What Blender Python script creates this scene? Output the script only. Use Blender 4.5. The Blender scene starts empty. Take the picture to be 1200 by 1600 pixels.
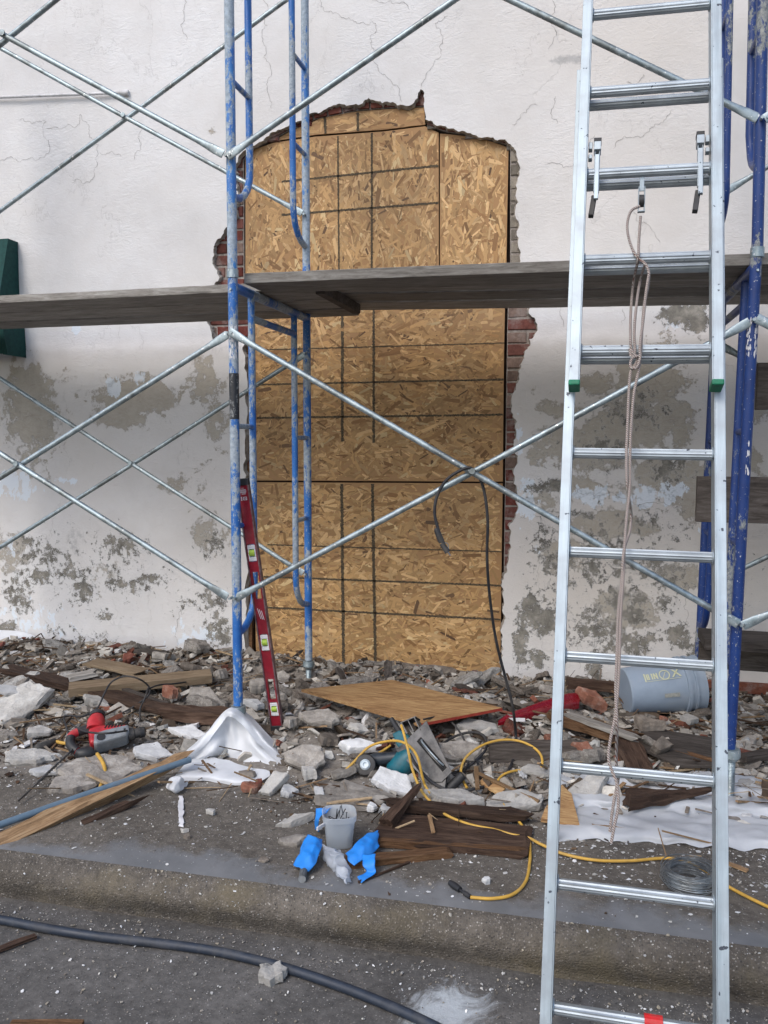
import bpy, math, random
import numpy as np
from mathutils import Vector, Matrix, noise
from mathutils.geometry import delaunay_2d_cdt
random.seed(7)
S = bpy.context.scene
COL = S.collection
R_ = random.uniform

# ------------------------------------------------------------------ camera
CAM = Vector((1.5318, -3.6224, 1.47)); FPX = 1352.76
RM = Matrix(((0.97381357, 0.22728658, 0.0052867), (-0.22603258, 0.97041502, -0.08487611), (-0.0244215, 0.08145854, 0.99637749)))  # rows: right, forward, up
cd = bpy.data.cameras.new('camera'); cam = bpy.data.objects.new('camera', cd); COL.objects.link(cam)
cm = Matrix((RM[0], RM[2], -RM[1])).transposed().to_4x4(); cm.translation = CAM
cam.matrix_world = cm
cd.sensor_width = 36; cd.sensor_fit = 'AUTO'; cd.lens = FPX / 1600 * 36; cd.clip_end = 400; cd.clip_start = 0.05
S.camera = cam

# ------------------------------------------------------------------ world, sun, exposure
w = bpy.data.worlds.new('World'); S.world = w; w.use_nodes = True
wn = w.node_tree.nodes; wl = w.node_tree.links
sky = wn.new('ShaderNodeTexSky'); sky.sky_type = 'NISHITA'; sky.sun_disc = False
SUN_EL, SUN_AZ = math.radians(46), math.radians(203)
sky.sun_elevation = SUN_EL; sky.sun_rotation = SUN_AZ; sky.air_density = 1.0; sky.dust_density = 2.6; sky.ozone_density = 1.0
wl.new(sky.outputs[0], wn['Background'].inputs[0]); wn['Background'].inputs[1].default_value = 0.15
sd = bpy.data.lights.new('sun', 'SUN'); sd.energy = 0.7; sd.angle = math.radians(20); sd.color = (1.0, 0.985, 0.95)
so = bpy.data.objects.new('sun', sd); COL.objects.link(so)
sdir = Vector((math.sin(SUN_AZ) * math.cos(SUN_EL), math.cos(SUN_AZ) * math.cos(SUN_EL), math.sin(SUN_EL)))
so.rotation_euler = sdir.to_track_quat('Z', 'Y').to_euler()
S.view_settings.view_transform = 'Standard'; S.view_settings.look = 'None'; S.view_settings.gamma = 1
S.view_settings.exposure = 0.64

# ------------------------------------------------------------------ helpers: measuring
YW = 1.52           # face of the render
def ray(px, py):
    return RM.transposed() @ Vector(((px - 600) / FPX, 1, (800 - py) / FPX))
def PY(px, py, Y):
    d = ray(px, py); return CAM + d * ((Y - CAM.y) / d.y)
def PZ(px, py, Z):
    d = ray(px, py); return CAM + d * ((Z - CAM.z) / d.z)
def PP(px, py, o, n):
    d = ray(px, py); return CAM + d * ((o - CAM).dot(n) / d.dot(n))
def sst(a, b, x):
    t = max(0, min(1, (x - a) / (b - a))); return t * t * (3 - 2 * t)
def N3(x, y, z=0.0): return noise.noise(Vector((x, y, z)))
def heap(x, y):     # height of the rubble heap above the pavement
    h = 0.085 * sst(-0.42, 0.5, y) * (0.75 + 0.5 * N3(x * 1.3, y * 1.3, 3))
    h += 0.06 * math.exp(-((x + 0.95) / 0.45) ** 2 - ((y - 1.25) / 0.22) ** 2)
    h += 0.05 * math.exp(-((x - 0.35) / 0.35) ** 2 - ((y - 0.15) / 0.3) ** 2)
    h += 0.045 * sst(.25, 1.0, y) * (.6 + .8 * N3(x * 1.7, y * 1.7, 21)) * sst(2.0, .9, x)
    h *= 1 - 0.35 * sst(1.2, 1.5, y)
    h += 0.022 * N3(x * 6, y * 6, 1) * sst(-0.4, 0.1, y)
    return max(0.0, h)
def gz(x, y):
    if y > -1.03: return heap(x, y)
    if y > -1.10: return -0.03 * sst(-1.03, -1.10, y)
    return -0.15
def G(px, py, dz=0.0):
    z = 0.0
    for _ in range(12):
        p = PZ(px, py, z); z = 0.5 * z + 0.5 * (gz(p.x, p.y) + dz)
    return PZ(px, py, z)

# ------------------------------------------------------------------ helpers: meshes
class MB:
    def __init__(s): s.v = []; s.f = []; s.m = []; s.c = []; s.uv = {}
    def add(s, vs, fs, mi=0, col=None):
        b = len(s.v); s.v += [Vector(v) for v in vs]
        if col is not None: s.c += [col] * len(vs)
        for f in fs: s.f.append([b + i for i in f]); s.m.append(mi)
        return b
    def box(s, c, size, R=None, mi=0):
        c = Vector(c); x, y, z = [k / 2 for k in size]
        vs = [Vector((i * x, j * y, k * z)) for i in (-1, 1) for j in (-1, 1) for k in (-1, 1)]
        if R is not None: vs = [R @ v for v in vs]
        s.add([c + v for v in vs], [(0, 1, 3, 2), (4, 6, 7, 5), (0, 4, 5, 1), (2, 3, 7, 6), (0, 2, 6, 4), (1, 5, 7, 3)], mi)
    def tube(s, pts, r, seg=10, mi=0, cap=True):
        pts = [Vector(p) for p in pts]; n = len(pts)
        rs = r if isinstance(r, (list, tuple)) else [r] * n
        t0 = (pts[1] - pts[0]).normalized()
        u = t0.orthogonal().normalized(); vs = []
        for i, p in enumerate(pts):
            t = (pts[min(i + 1, n - 1)] - pts[max(i - 1, 0)]).normalized()
            u = (u - t * u.dot(t)); u = u.normalized() if u.length > 1e-6 else t.orthogonal().normalized()
            w_ = t.cross(u)
            for k in range(seg):
                a = 2 * math.pi * k / seg
                vs.append(p + (u * math.cos(a) + w_ * math.sin(a)) * rs[i])
        fs = []
        for i in range(n - 1):
            for k in range(seg):
                k2 = (k + 1) % seg
                fs.append((i * seg + k, i * seg + k2, (i + 1) * seg + k2, (i + 1) * seg + k))
        if cap: fs.append(tuple(range(seg - 1, -1, -1))); fs.append(tuple((n - 1) * seg + k for k in range(seg)))
        s.add(vs, fs, mi)
    def hollow(s, p0, p1, r, th=0.004, seg=20, mi=0):
        p0 = Vector(p0); p1 = Vector(p1); d = (p1 - p0).normalized()
        s.tube([p1 - d * 1e-4, p0, p0 + d * 1e-4], [r, r, r], seg, mi, cap=False)
        s.tube([p0, p0 + d * 1e-5], [r, r - th], seg, mi, cap=False)
        s.tube([p0, p1], [r - th, r - th], seg, mi, cap=False)
        s.tube([p1, p1 + d * 1e-5], [r - th, r], seg, mi, cap=False)
        s.tube([p0, p1], [r, r], seg, mi, cap=False)
    def lathe(s, prof, M, seg=32, mi=0):     # profile of (radius, height) about local Z
        vs = []
        for r, h in prof:
            for k in range(seg):
                a = 2 * math.pi * k / seg; vs.append(M @ Vector((r * math.cos(a), r * math.sin(a), h)))
        fs = []
        for i in range(len(prof) - 1):
            for k in range(seg):
                k2 = (k + 1) % seg; fs.append((i * seg + k, i * seg + k2, (i + 1) * seg + k2, (i + 1) * seg + k))
        s.add(vs, fs, mi)
    def prism(s, poly, ax, ay, az, o, th, mi=0):   # outline in (ax, ay) from o, thickness th along az
        o = Vector(o); n = len(poly)
        a = [o + ax * p[0] + ay * p[1] for p in poly]; b = [p + az * th for p in a]
        s.add(a + b, [tuple(range(n - 1, -1, -1)), tuple(range(n, 2 * n))] + [(i, (i + 1) % n, n + (i + 1) % n, n + i) for i in range(n)], mi)
    def build(s, name, mat, parent=None, M=None, origin=None, smooth=False, bevel=0, colname='Col'):
        me = bpy.data.meshes.new(name)
        if parent is not None:
            pm = WM[parent.name] if parent.name in WM else Matrix.Identity(4)
            if M is None: inv = pm.inverted(); vs = [inv @ v for v in s.v]
            else: vs = s.v
        elif M is None:
            if origin is None:
                zs = [v.z for v in s.v]; xs = [v.x for v in s.v]; ys = [v.y for v in s.v]
                origin = Vector(((min(xs) + max(xs)) / 2, (min(ys) + max(ys)) / 2, min(zs)))
            vs = [v - Vector(origin) for v in s.v]
        else: vs = s.v
        me.from_pydata([tuple(v) for v in vs], [], s.f)
        mats = mat if isinstance(mat, (list, tuple)) else [mat]
        for m in mats: me.materials.append(m)
        if len(mats) > 1: me.polygons.foreach_set('material_index', s.m)
        if s.c and len(s.c) == len(s.v):
            a = me.color_attributes.new(colname, 'FLOAT_COLOR', 'POINT')
            a.data.foreach_set('color', [k for c in s.c for k in (c[0], c[1], c[2], 1.0)])
        if smooth: me.polygons.foreach_set('use_smooth', [True] * len(me.polygons))
        me.validate(); me.update()
        o = bpy.data.objects.new(name, me); COL.objects.link(o)
        if parent is not None:
            o.parent = parent
            WM[o.name] = pm.copy() if M is None else pm @ M
            if M is not None: o.matrix_local = M
        else:
            mm = M if M is not None else Matrix.Translation(Vector(origin))
            o.matrix_world = mm; WM[o.name] = mm.copy()
        if bevel:
            b = o.modifiers.new('bevel', 'BEVEL'); b.width = bevel; b.segments = 2; b.limit_method = 'ANGLE'; b.angle_limit = math.radians(40)
        if smooth:
            try: me.set_sharp_from_angle(angle=math.radians(38))
            except Exception: pass
        return o
WM = {}
def tag(o, label=None, cat=None, group=None, kind=None):
    if label: o['label'] = label
    if cat: o['category'] = cat
    if group: o['group'] = group
    if kind: o['kind'] = kind
    return o
def thing(name, loc, label, cat, group=None, M=None):
    o = bpy.data.objects.new(name, None); COL.objects.link(o); o.empty_display_size = 0.1
    mm = M if M is not None else Matrix.Translation(Vector(loc)); o.matrix_world = mm; WM[o.name] = mm.copy()
    return tag(o, label, cat, group)
def frame(o, x, up=Vector((0, 0, 1))):     # matrix with local X along x, local Z near up
    x = Vector(x).normalized(); y = up.cross(x).normalized(); z = x.cross(y)
    M = Matrix((x, y, z)).transposed().to_4x4(); M.translation = Vector(o); return M
def spline(pts, n=8):
    P = [Vector(p) for p in pts]; P = [P[0] * 2 - P[1]] + P + [P[-1] * 2 - P[-2]]; out = []
    for i in range(1, len(P) - 2):
        for k in range(n):
            t = k / n; a, b, c, d = P[i - 1:i + 3]
            out.append(0.5 * ((2 * b) + (c - a) * t + (2 * a - 5 * b + 4 * c - d) * t * t + (3 * b - a - 3 * c + d) * t ** 3))
    out.append(P[-2]); return out
def slab(mb, M, rx, ry, th, seed=0, n=26, rings=5, rough=0.12, corners=5, bump=0.012, mi=0, slope=0.0):
    """a broken slab: angular jagged outline, rough broken faces"""
    rnd = random.Random(seed)
    k = corners; angs = sorted([(i + rnd.uniform(-0.33, 0.33)) / k * 2 * math.pi for i in range(k)]); rad = [rnd.uniform(0.78, 1.1) for _ in range(k)]
    cs = [Vector((math.cos(a) * r, math.sin(a) * r)) for a, r in zip(angs, rad)]
    out = []
    for i in range(k):
        a, b = cs[i], cs[(i + 1) % k]; m = max(2, n // k)
        for j in range(m): out.append(a.lerp(b, j / m) * (1 + rnd.uniform(-rough, rough) * 0.6))
    n = len(out); vs = []; fs = []
    def nz(x, y, q): return (noise.noise(Vector((x * 9 + seed, y * 9, q))) + 0.5 * noise.noise(Vector((x * 25 + seed, y * 25, q)))) * bump
    def ring(sc, z, q, jit=0.0):
        for p in out:
            x = p.x * rx * sc * (1 + rnd.uniform(-jit, jit)); y = p.y * ry * sc * (1 + rnd.uniform(-jit, jit))
            vs.append(Vector((x, y, z + nz(x, y, q) + slope * x)))
    for i in range(rings): ring((i + 0.25) / rings, th, 1)
    ring(0.97, th * 0.93, 1, 0.02); ring(1.03, th * 0.5, 2, 0.05); ring(0.95, 0.02 * th, 3, 0.04)
    tot = rings + 3
    for i in range(tot - 1):
        for j in range(n): j2 = (j + 1) % n; fs.append((i * n + j, (i + 1) * n + j, (i + 1) * n + j2, i * n + j2))
    fs.append(tuple(range(n))); fs.append(tuple(reversed(range((tot - 1) * n, tot * n))))
    mb.add([M @ v for v in vs], fs, mi)
def rough_beam(mb, L, w_, h_, seed=0, n=26, amp=0.006, taper=(1, 1), ragged=0.0, seg=10, mi=0, dark=None):
    """rough timber along local X, centred on the axis, bottom at z=0"""
    rnd = random.Random(seed); vs = []; fs = []
    prof = []
    per = [(-.5, 0), (-.17, 0), (.17, 0), (.5, 0), (.5, .5), (.5, 1), (.17, 1), (-.17, 1), (-.5, 1), (-.5, .5)]
    off = [rnd.uniform(-ragged, ragged) for _ in per]; off2 = [rnd.uniform(-ragged, ragged) for _ in per]
    for i in range(n + 1):
        t = i / n; sc = taper[0] + (taper[1] - taper[0]) * t
        for k, (a, b) in enumerate(per):
            e = off[k] * max(0, 1 - t * 5) + off2[k] * max(0, 1 - (1 - t) * 5)
            x = -L / 2 + L * t + e
            q = noise.noise(Vector((x * 3 + seed, k * 1.7, seed))) + 0.6 * noise.noise(Vector((x * 14, k * 3.1, seed)))
            y = a * w_ * sc * 1.0 + (a * 2) * amp * q; z = h_ * (0.5 + (b - 0.5) * sc) + (b - .5) * 2 * amp * q
            vs.append(Vector((x, y, z)))
    m = len(per)
    for i in range(n):
        for k in range(m): k2 = (k + 1) % m; fs.append((i * m + k, (i + 1) * m + k, (i + 1) * m + k2, i * m + k2))
    fs.append(tuple(range(m))); fs.append(tuple(reversed(range(n * m, (n + 1) * m))))
    mb.add(vs, fs, mi)
def lie(p0, p1, roll=0.0):     # frame at the middle of p0-p1, X along it
    p0 = Vector(p0); p1 = Vector(p1); M = frame((p0 + p1) / 2, p1 - p0)
    return M @ Matrix.Rotation(roll, 4, 'X')

# ------------------------------------------------------------------ helpers: materials
class MT:
    def __init__(s, name, rough=0.8, metal=0.0, spec=0.4):
        s.m = bpy.data.materials.new(name); s.m.use_nodes = True; s.nt = s.m.node_tree; s.b = s.nt.nodes['Principled BSDF']
        s.b.inputs['Roughness'].default_value = rough; s.b.inputs['Metallic'].default_value = metal
        s.b.inputs['Specular IOR Level'].default_value = spec
        s.tc = s.nt.nodes.new('ShaderNodeTexCoord')
    def L(s, a, b): s.nt.links.new(a, b)
    def co(s, sc=(1, 1, 1), kind='Object', rot=(0, 0, 0)):
        m = s.nt.nodes.new('ShaderNodeMapping'); m.inputs['Scale'].default_value = sc; m.inputs['Rotation'].default_value = rot; s.L(s.tc.outputs[kind], m.inputs[0]); return m.outputs[0]
    def noise(s, sc, det=6, rough=0.6, co=None, dist=0.0):
        n = s.nt.nodes.new('ShaderNodeTexNoise'); n.inputs['Scale'].default_value = sc; n.inputs['Detail'].default_value = det
        n.inputs['Roughness'].default_value = rough; n.inputs['Distortion'].default_value = dist
        s.L(co if co is not None else s.tc.outputs['Object'], n.inputs['Vector']); return n.outputs[0]
    def vor(s, sc, feat='F1', out=0, co=None, rnd=1.0):
        n = s.nt.nodes.new('ShaderNodeTexVoronoi'); n.feature = feat; n.inputs['Scale'].default_value = sc; n.inputs['Randomness'].default_value = rnd
        s.L(co if co is not None else s.tc.outputs['Object'], n.inputs['Vector']); return n.outputs[out]
    def ramp(s, fac, stops, interp='LINEAR'):
        r = s.nt.nodes.new('ShaderNodeValToRGB'); r.color_ramp.interpolation = interp; e = r.color_ramp.elements
        while len(e) < len(stops): e.new(0.5)
        for k, (p, c) in enumerate(stops):
            e[k].position = p; e[k].color = (c, c, c, 1) if isinstance(c, (int, float)) else (c[0], c[1], c[2], 1)
        s.L(fac, r.inputs[0]); return r.outputs[0]
    def mix(s, fac, a, b, mode='MIX'):
        m = s.nt.nodes.new('ShaderNodeMix'); m.data_type = 'RGBA'; m.blend_type = mode
        for val, i in ((fac, 0), (a, 6), (b, 7)):
            if isinstance(val, (int, float)): m.inputs[i].default_value = val if i == 0 else (val, val, val, 1)
            elif isinstance(val, (tuple, list)): m.inputs[i].default_value = (*val[:3], 1)
            else: s.L(val, m.inputs[i])
        return m.outputs[2]
    def math(s, op, a, b=0.0, c=None):
        m = s.nt.nodes.new('ShaderNodeMath'); m.operation = op
        for i, val in enumerate((a, b) if c is None else (a, b, c)):
            if isinstance(val, (int, float)): m.inputs[i].default_value = val
            else: s.L(val, m.inputs[i])
        return m.outputs[0]
    def attr(s, name, out=0):
        a = s.nt.nodes.new('ShaderNodeAttribute'); a.attribute_name = name; return a.outputs[out]
    def rand(s):
        a = s.nt.nodes.new('ShaderNodeObjectInfo'); return a.outputs['Random']
    def sep(s, v):
        a = s.nt.nodes.new('ShaderNodeSeparateXYZ'); s.L(v, a.inputs[0]); return a.outputs
    def color(s, c):
        if isinstance(c, (tuple, list)): s.b.inputs['Base Color'].default_value = (*c[:3], 1)
        else: s.L(c, s.b.inputs['Base Color'])
        return s
    def rough(s, c): s.L(c, s.b.inputs['Roughness']); return s
    def bump(s, h, strength=0.5, dist=0.01):
        b = s.nt.nodes.new('ShaderNodeBump'); b.inputs['Strength'].default_value = strength; b.inputs['Distance'].default_value = dist
        s.L(h, b.inputs['Height']); s.L(b.outputs[0], s.b.inputs['Normal']); return s
def simple(name, c1, c2, sc=20, rough=0.8, metal=0.0, bump=0.3, dist=0.003, stretch=(1, 1, 1), lo=.35, hi=.65, spec=.4, det=8):
    t = MT(name, rough, metal, spec); co = t.co(stretch); n = t.noise(sc, det, 0.65, co)
    t.color(t.ramp(n, [(lo, c1), (hi, c2)]))
    if bump: t.bump(n, bump, dist)
    return t.m
M = {}
def chipped(name, base, base2, chip, chip2, amt, rough=0.45):
    """worn paint on steel tube: chips of bare and cement coated metal"""
    t = MT(name, rough, 0.0, 0.5)
    a = t.noise(5, 3, 0.5, t.co((1, 1, .5))); b = t.noise(50, 8, 0.75, t.co((1, 1, .5)))
    f = t.math('ADD', t.math('MULTIPLY', a, 0.55), t.math('MULTIPLY', b, 0.45))
    mask = t.ramp(f, [(amt, 0), (amt + 0.025, 1)])
    pb = t.ramp(t.noise(12, 5), [(.3, base), (.7, base2)])
    cb = t.ramp(t.noise(60, 6, .7), [(.3, chip), (.65, chip2)])
    sp = t.ramp(t.noise(110, 4, .6), [(.66, 0), (.7, 1)])
    c = t.mix(mask, pb, cb); c = t.mix(sp, c, (0.55, 0.56, 0.55))
    t.color(c); t.rough(t.ramp(mask, [(0, rough), (1, .75)])); t.bump(t.math('ADD', t.math('MULTIPLY', mask, -.6), t.math('MULTIPLY', b, .5)), .4, .002)
    return t.m
M['blue'] = chipped('worn_blue_paint', (.012, .095, .34), (.03, .16, .46), (.16, .20, .24), (.38, .44, .50), .492)
M['blue_worn'] = chipped('flaking_blue_paint', (.02, .12, .42), (.06, .22, .5), (.2, .24, .28), (.38, .46, .54), .455)
M['navy'] = chipped('dark_blue_paint', (.005, .026, .135), (.010, .045, .20), (.10, .12, .14), (.35, .36, .34), .54)
def galv():
    t = MT('galvanised_steel', .42, .75, .5); n = t.noise(30, 8, .7, t.co((1, 1, 1))); n2 = t.noise(6, 5, .6)
    c = t.ramp(n, [(.3, (.20, .25, .27)), (.55, (.36, .43, .46)), (.75, (.50, .56, .58))])
    d = t.ramp(n2, [(.52, 0), (.6, 1)])
    c = t.mix(t.math('MULTIPLY', d, .55), c, (.12, .12, .11)); sp = t.ramp(t.noise(75, 3, .5), [(.64, 0), (.68, 1)])
    c = t.mix(sp, c, (.6, .62, .62)); t.color(c); t.rough(t.ramp(n, [(.3, .35), (.7, .65)])); t.bump(n, .2, .002); return t.m
M['galv'] = galv()
def alu(name, c1, c2, st):
    t = MT(name, .33, .6, .5); n = t.noise(60, 6, .7, t.co(st)); n2 = t.noise(9, 5, .6)
    c = t.mix(t.ramp(n2, [(.42, 0), (.66, .7)]), t.ramp(n, [(.3, c1), (.7, c2)]), (.27, .30, .33))
    sp = t.ramp(t.noise(48, 3, .5), [(.68, 0), (.70, 1)]); c = t.mix(sp, c, (.06, .07, .09))
    t.color(c); t.rough(t.ramp(n, [(.3, .36), (.7, .55)])); t.bump(n, .06, .001); return t.m
M['alu'] = alu('brushed_aluminium', (.26, .32, .36), (.44, .51, .56), (1, 1, .05))
M['alu_rung'] = alu('rung_aluminium', (.34, .39, .43), (.52, .58, .62), (.04, 1, 1))
def wood(name, dark, mid, light, sc=1.0, rough=.85, bump=.5, dist=.003, rnd=True):
    t = MT(name, rough, 0, .25)
    co = t.co((3.2 * sc, 30 * sc, 30 * sc)); n = t.noise(2.2, 10, .74, co, .8); n2 = t.noise(3, 4, .5, t.co((1, 3, 3)))
    f = t.math('ADD', t.math('MULTIPLY', n, .75), t.math('MULTIPLY', n2, .25))
    c = t.ramp(f, [(.32, dark), (.48, mid), (.66, light)])
    if rnd: c = t.mix(1.0, c, t.ramp(t.rand(), [(0, .68), (1, 1.25)]), 'MULTIPLY')
    t.color(c); t.bump(n, bump, dist); return t.m
M['plank'] = wood('weathered_grey_plank', (.08, .074, .066), (.22, .205, .185), (.38, .37, .345))
M['plank_dark'] = wood('dark_old_board', (.018, .015, .013), (.055, .046, .04), (.12, .105, .095))
M['lumber'] = wood('tan_lumber', (.10, .07, .045), (.21, .155, .10), (.32, .25, .17))
M['fresh'] = wood('fresh_split_wood', (.05, .03, .016), (.24, .15, .08), (.42, .30, .18))
M['rot'] = wood('rotted_brown_wood', (.012, .007, .005), (.055, .032, .022), (.13, .085, .06), bump=1.0, dist=.01)
M['rot_orange'] = wood('rotted_orange_wood', (.03, .015, .008), (.12, .062, .03), (.26, .155, .085), bump=1.0, dist=.008)
M['ply'] = wood('plywood_face', (.07, .032, .013), (.27, .155, .07), (.48, .33, .16), sc=1.5, bump=.4, dist=.001)
def plaster(name, c1, c2, c3, sc=14, bump=.8):
    t = MT(name, .95, 0, .15); n = t.noise(sc, 10, .72); n2 = t.noise(sc * .3, 4, .6); v = t.vor(90)
    c = t.ramp(n, [(.3, c1), (.5, c2), (.68, c3)])
    k = t.rand(); c = t.mix(1.0, c, t.ramp(k, [(0, .72), (1, 1.2)]), 'MULTIPLY')
    c = t.mix(t.math('MULTIPLY', t.ramp(n2, [(.5, 0), (.62, 1)]), .5), c, (.10, .085, .07))
    t.color(c); t.bump(t.math('ADD', n, t.math('MULTIPLY', v, .4)), bump, .006); return t.m
M['mortar'] = plaster('grey_mortar', (.15, .135, .12), (.28, .26, .235), (.42, .40, .37))
M['mortar_brown'] = plaster('brown_mortar', (.08, .067, .056), (.17, .147, .125), (.27, .24, .21))
M['white_plaster'] = plaster('painted_plaster', (.42, .43, .43), (.55, .56, .57), (.66, .67, .68), 10, .6)
M['pale_plaster'] = plaster('pale_plaster', (.30, .29, .27), (.42, .41, .39), (.54, .54, .52), 12, .8)
M['brick'] = plaster('old_red_brick', (.08, .03, .022), (.15, .055, .04), (.24, .12, .095), 18, .7)
M['brick_orange'] = plaster('orange_brick', (.16, .065, .042), (.25, .115, .08), (.36, .26, .21), 18, .7)
def rubble_mat():
    t = MT('rubble_bits', .95, 0, .15); n = t.noise(35, 8, .7); c = t.mix(1.0, t.attr('Col'), t.ramp(n, [(.25, .55), (.75, 1.35)]), 'MULTIPLY'); t.color(c); t.bump(n, .8, .004); return t.m
M['bits'] = rubble_mat()
def plastic(name, c, rough=.4, spec=.5, bump=.1, sc=30, var=.25, dirt=0.35):
    t = MT(name, rough, 0, spec); n = t.noise(sc, 6, .6); d = t.noise(6, 8, .7)
    c1 = tuple(k * (1 - var) for k in c); c2 = tuple(min(1, k * (1 + var)) for k in c)
    cc = t.ramp(n, [(.3, c1), (.7, c2)]); cc = t.mix(t.math('MULTIPLY', t.ramp(d, [(.5, 0), (.7, 1)]), dirt), cc, (.22, .20, .17))
    t.color(cc); t.bump(n, bump, .002); t.rough(t.ramp(d, [(.4, rough), (.7, min(1, rough + .3))])); return t.m
M['red'] = plastic('red_tool_plastic', (.42, .022, .03)); M['black'] = plastic('black_plastic', (.018, .019, .022), .5)
M['greymetal'] = plastic('grey_cast_metal', (.20, .22, .24), .4); M['teal'] = plastic('teal_tool_plastic', (.0, .095, .13), .38, dirt=.2)
M['yellow'] = plastic('yellow_cord', (.52, .31, .05), .5, var=.15, dirt=.3); M['rubber'] = plastic('black_rubber', (.015, .016, .02), .55, dirt=.25)
M['hose'] = plastic('dusty_black_hose', (.018, .026, .042), .45, dirt=.22); M['bucket'] = plastic('grey_bucket', (.24, .30, .38), .45, var=.12, sc=12, dirt=.3)
M['tape'] = plastic('blue_tape', (.01, .21, .68), .5, bump=.5, sc=25, var=.12, dirt=.08); M['green'] = plastic('green_cap', (.0, .14, .07), .5)
M['redsheen'] = plastic('dark_red_metal', (.22, .008, .02), .32, dirt=.15); M['redglossy'] = plastic('crimson_plastic', (.17, .004, .012), .18, bump=.02, var=.1, dirt=.25)
M['steel'] = simple('scratched_steel', (.06, .06, .06), (.17, .165, .16), 12, .42, .8, .15, .001)
M['darkhole'] = simple('dark_socket', (.01, .01, .01), (.02, .02, .02), 5, .9, 0, 0)
M['pipe_blue'] = plastic('grey_blue_pipe', (.11, .17, .23), .45, var=.12, dirt=.3)
M['whitelabel'] = plastic('white_print', (.6, .6, .62), .6, bump=.02, var=.04, dirt=.1)
M['yellowprint'] = plastic('yellow_print', (.52, .53, .34), .6, bump=.02, var=.1, dirt=.15)
M['vial'] = simple('lime_vial', (.28, .42, .04), (.38, .52, .08), 5, .2, 0, 0)
M['wire'] = simple('galvanised_wire', (.22, .24, .26), (.42, .45, .47), 30, .4, .8, .05)
M['nail'] = simple('dark_nail', (.03, .03, .035), (.09, .09, .09), 30, .5, .6, .1)
M['awning'] = simple('dark_green_canvas', (.0, .032, .03), (.004, .055, .048), 40, .8, 0, .25, .002)
M['pvc'] = plastic('painted_conduit', (.55, .55, .56), .6, dirt=.25)
def rope_mat():
    t = MT('braided_rope', .9, 0, .2); wv = t.nt.nodes.new('ShaderNodeTexWave'); wv.wave_type = 'BANDS'; wv.bands_direction = 'DIAGONAL'; wv.inputs['Scale'].default_value = 75
    wv.inputs['Distortion'].default_value = 1.0; t.L(t.tc.outputs['Object'], wv.inputs[0]); c = t.ramp(wv.outputs[1], [(.08, (.17, .09, .08)), (.3, (.33, .30, .28)), (.9, (.42, .39, .36))])
    t.color(c); t.bump(wv.outputs[1], .7, .003); return t.m
M['rope'] = rope_mat()
def sheet_mat(name, c, tr, alpha=1.0, rough=.45):
    t = MT(name, rough, 0, .45); n = t.noise(5, 7, .6); t.color(t.ramp(n, [(.35, tuple(k * .82 for k in c)), (.65, c)]))
    tl = t.nt.nodes.new('ShaderNodeBsdfTranslucent'); tl.inputs[0].default_value = (*c, 1); ms = t.nt.nodes.new('ShaderNodeMixShader'); ms.inputs[0].default_value = tr
    t.L(t.b.outputs[0], ms.inputs[1]); t.L(tl.outputs[0], ms.inputs[2]); out = t.nt.nodes['Material Output']
    if alpha < 1:
        tp = t.nt.nodes.new('ShaderNodeBsdfTransparent'); m2 = t.nt.nodes.new('ShaderNodeMixShader'); m2.inputs[0].default_value = alpha
        t.L(tp.outputs[0], m2.inputs[1]); t.L(ms.outputs[0], m2.inputs[2]); t.L(m2.outputs[0], out.inputs[0])
    else: t.L(ms.outputs[0], out.inputs[0])
    t.bump(t.noise(14, 6, .6, None, 1.2), .45, .006); return t.m
M['sheet'] = sheet_mat('white_polythene', (.80, .83, .87), .22)
M['sheet_r'] = sheet_mat('dusty_polythene', (.66, .69, .73), .2, .88)
M['clear'] = sheet_mat('clear_plastic', (.74, .79, .86), .4, .55, .15)
M['pail'] = sheet_mat('frosted_plastic', (.70, .76, .82), .35, .5, .3)

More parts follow.
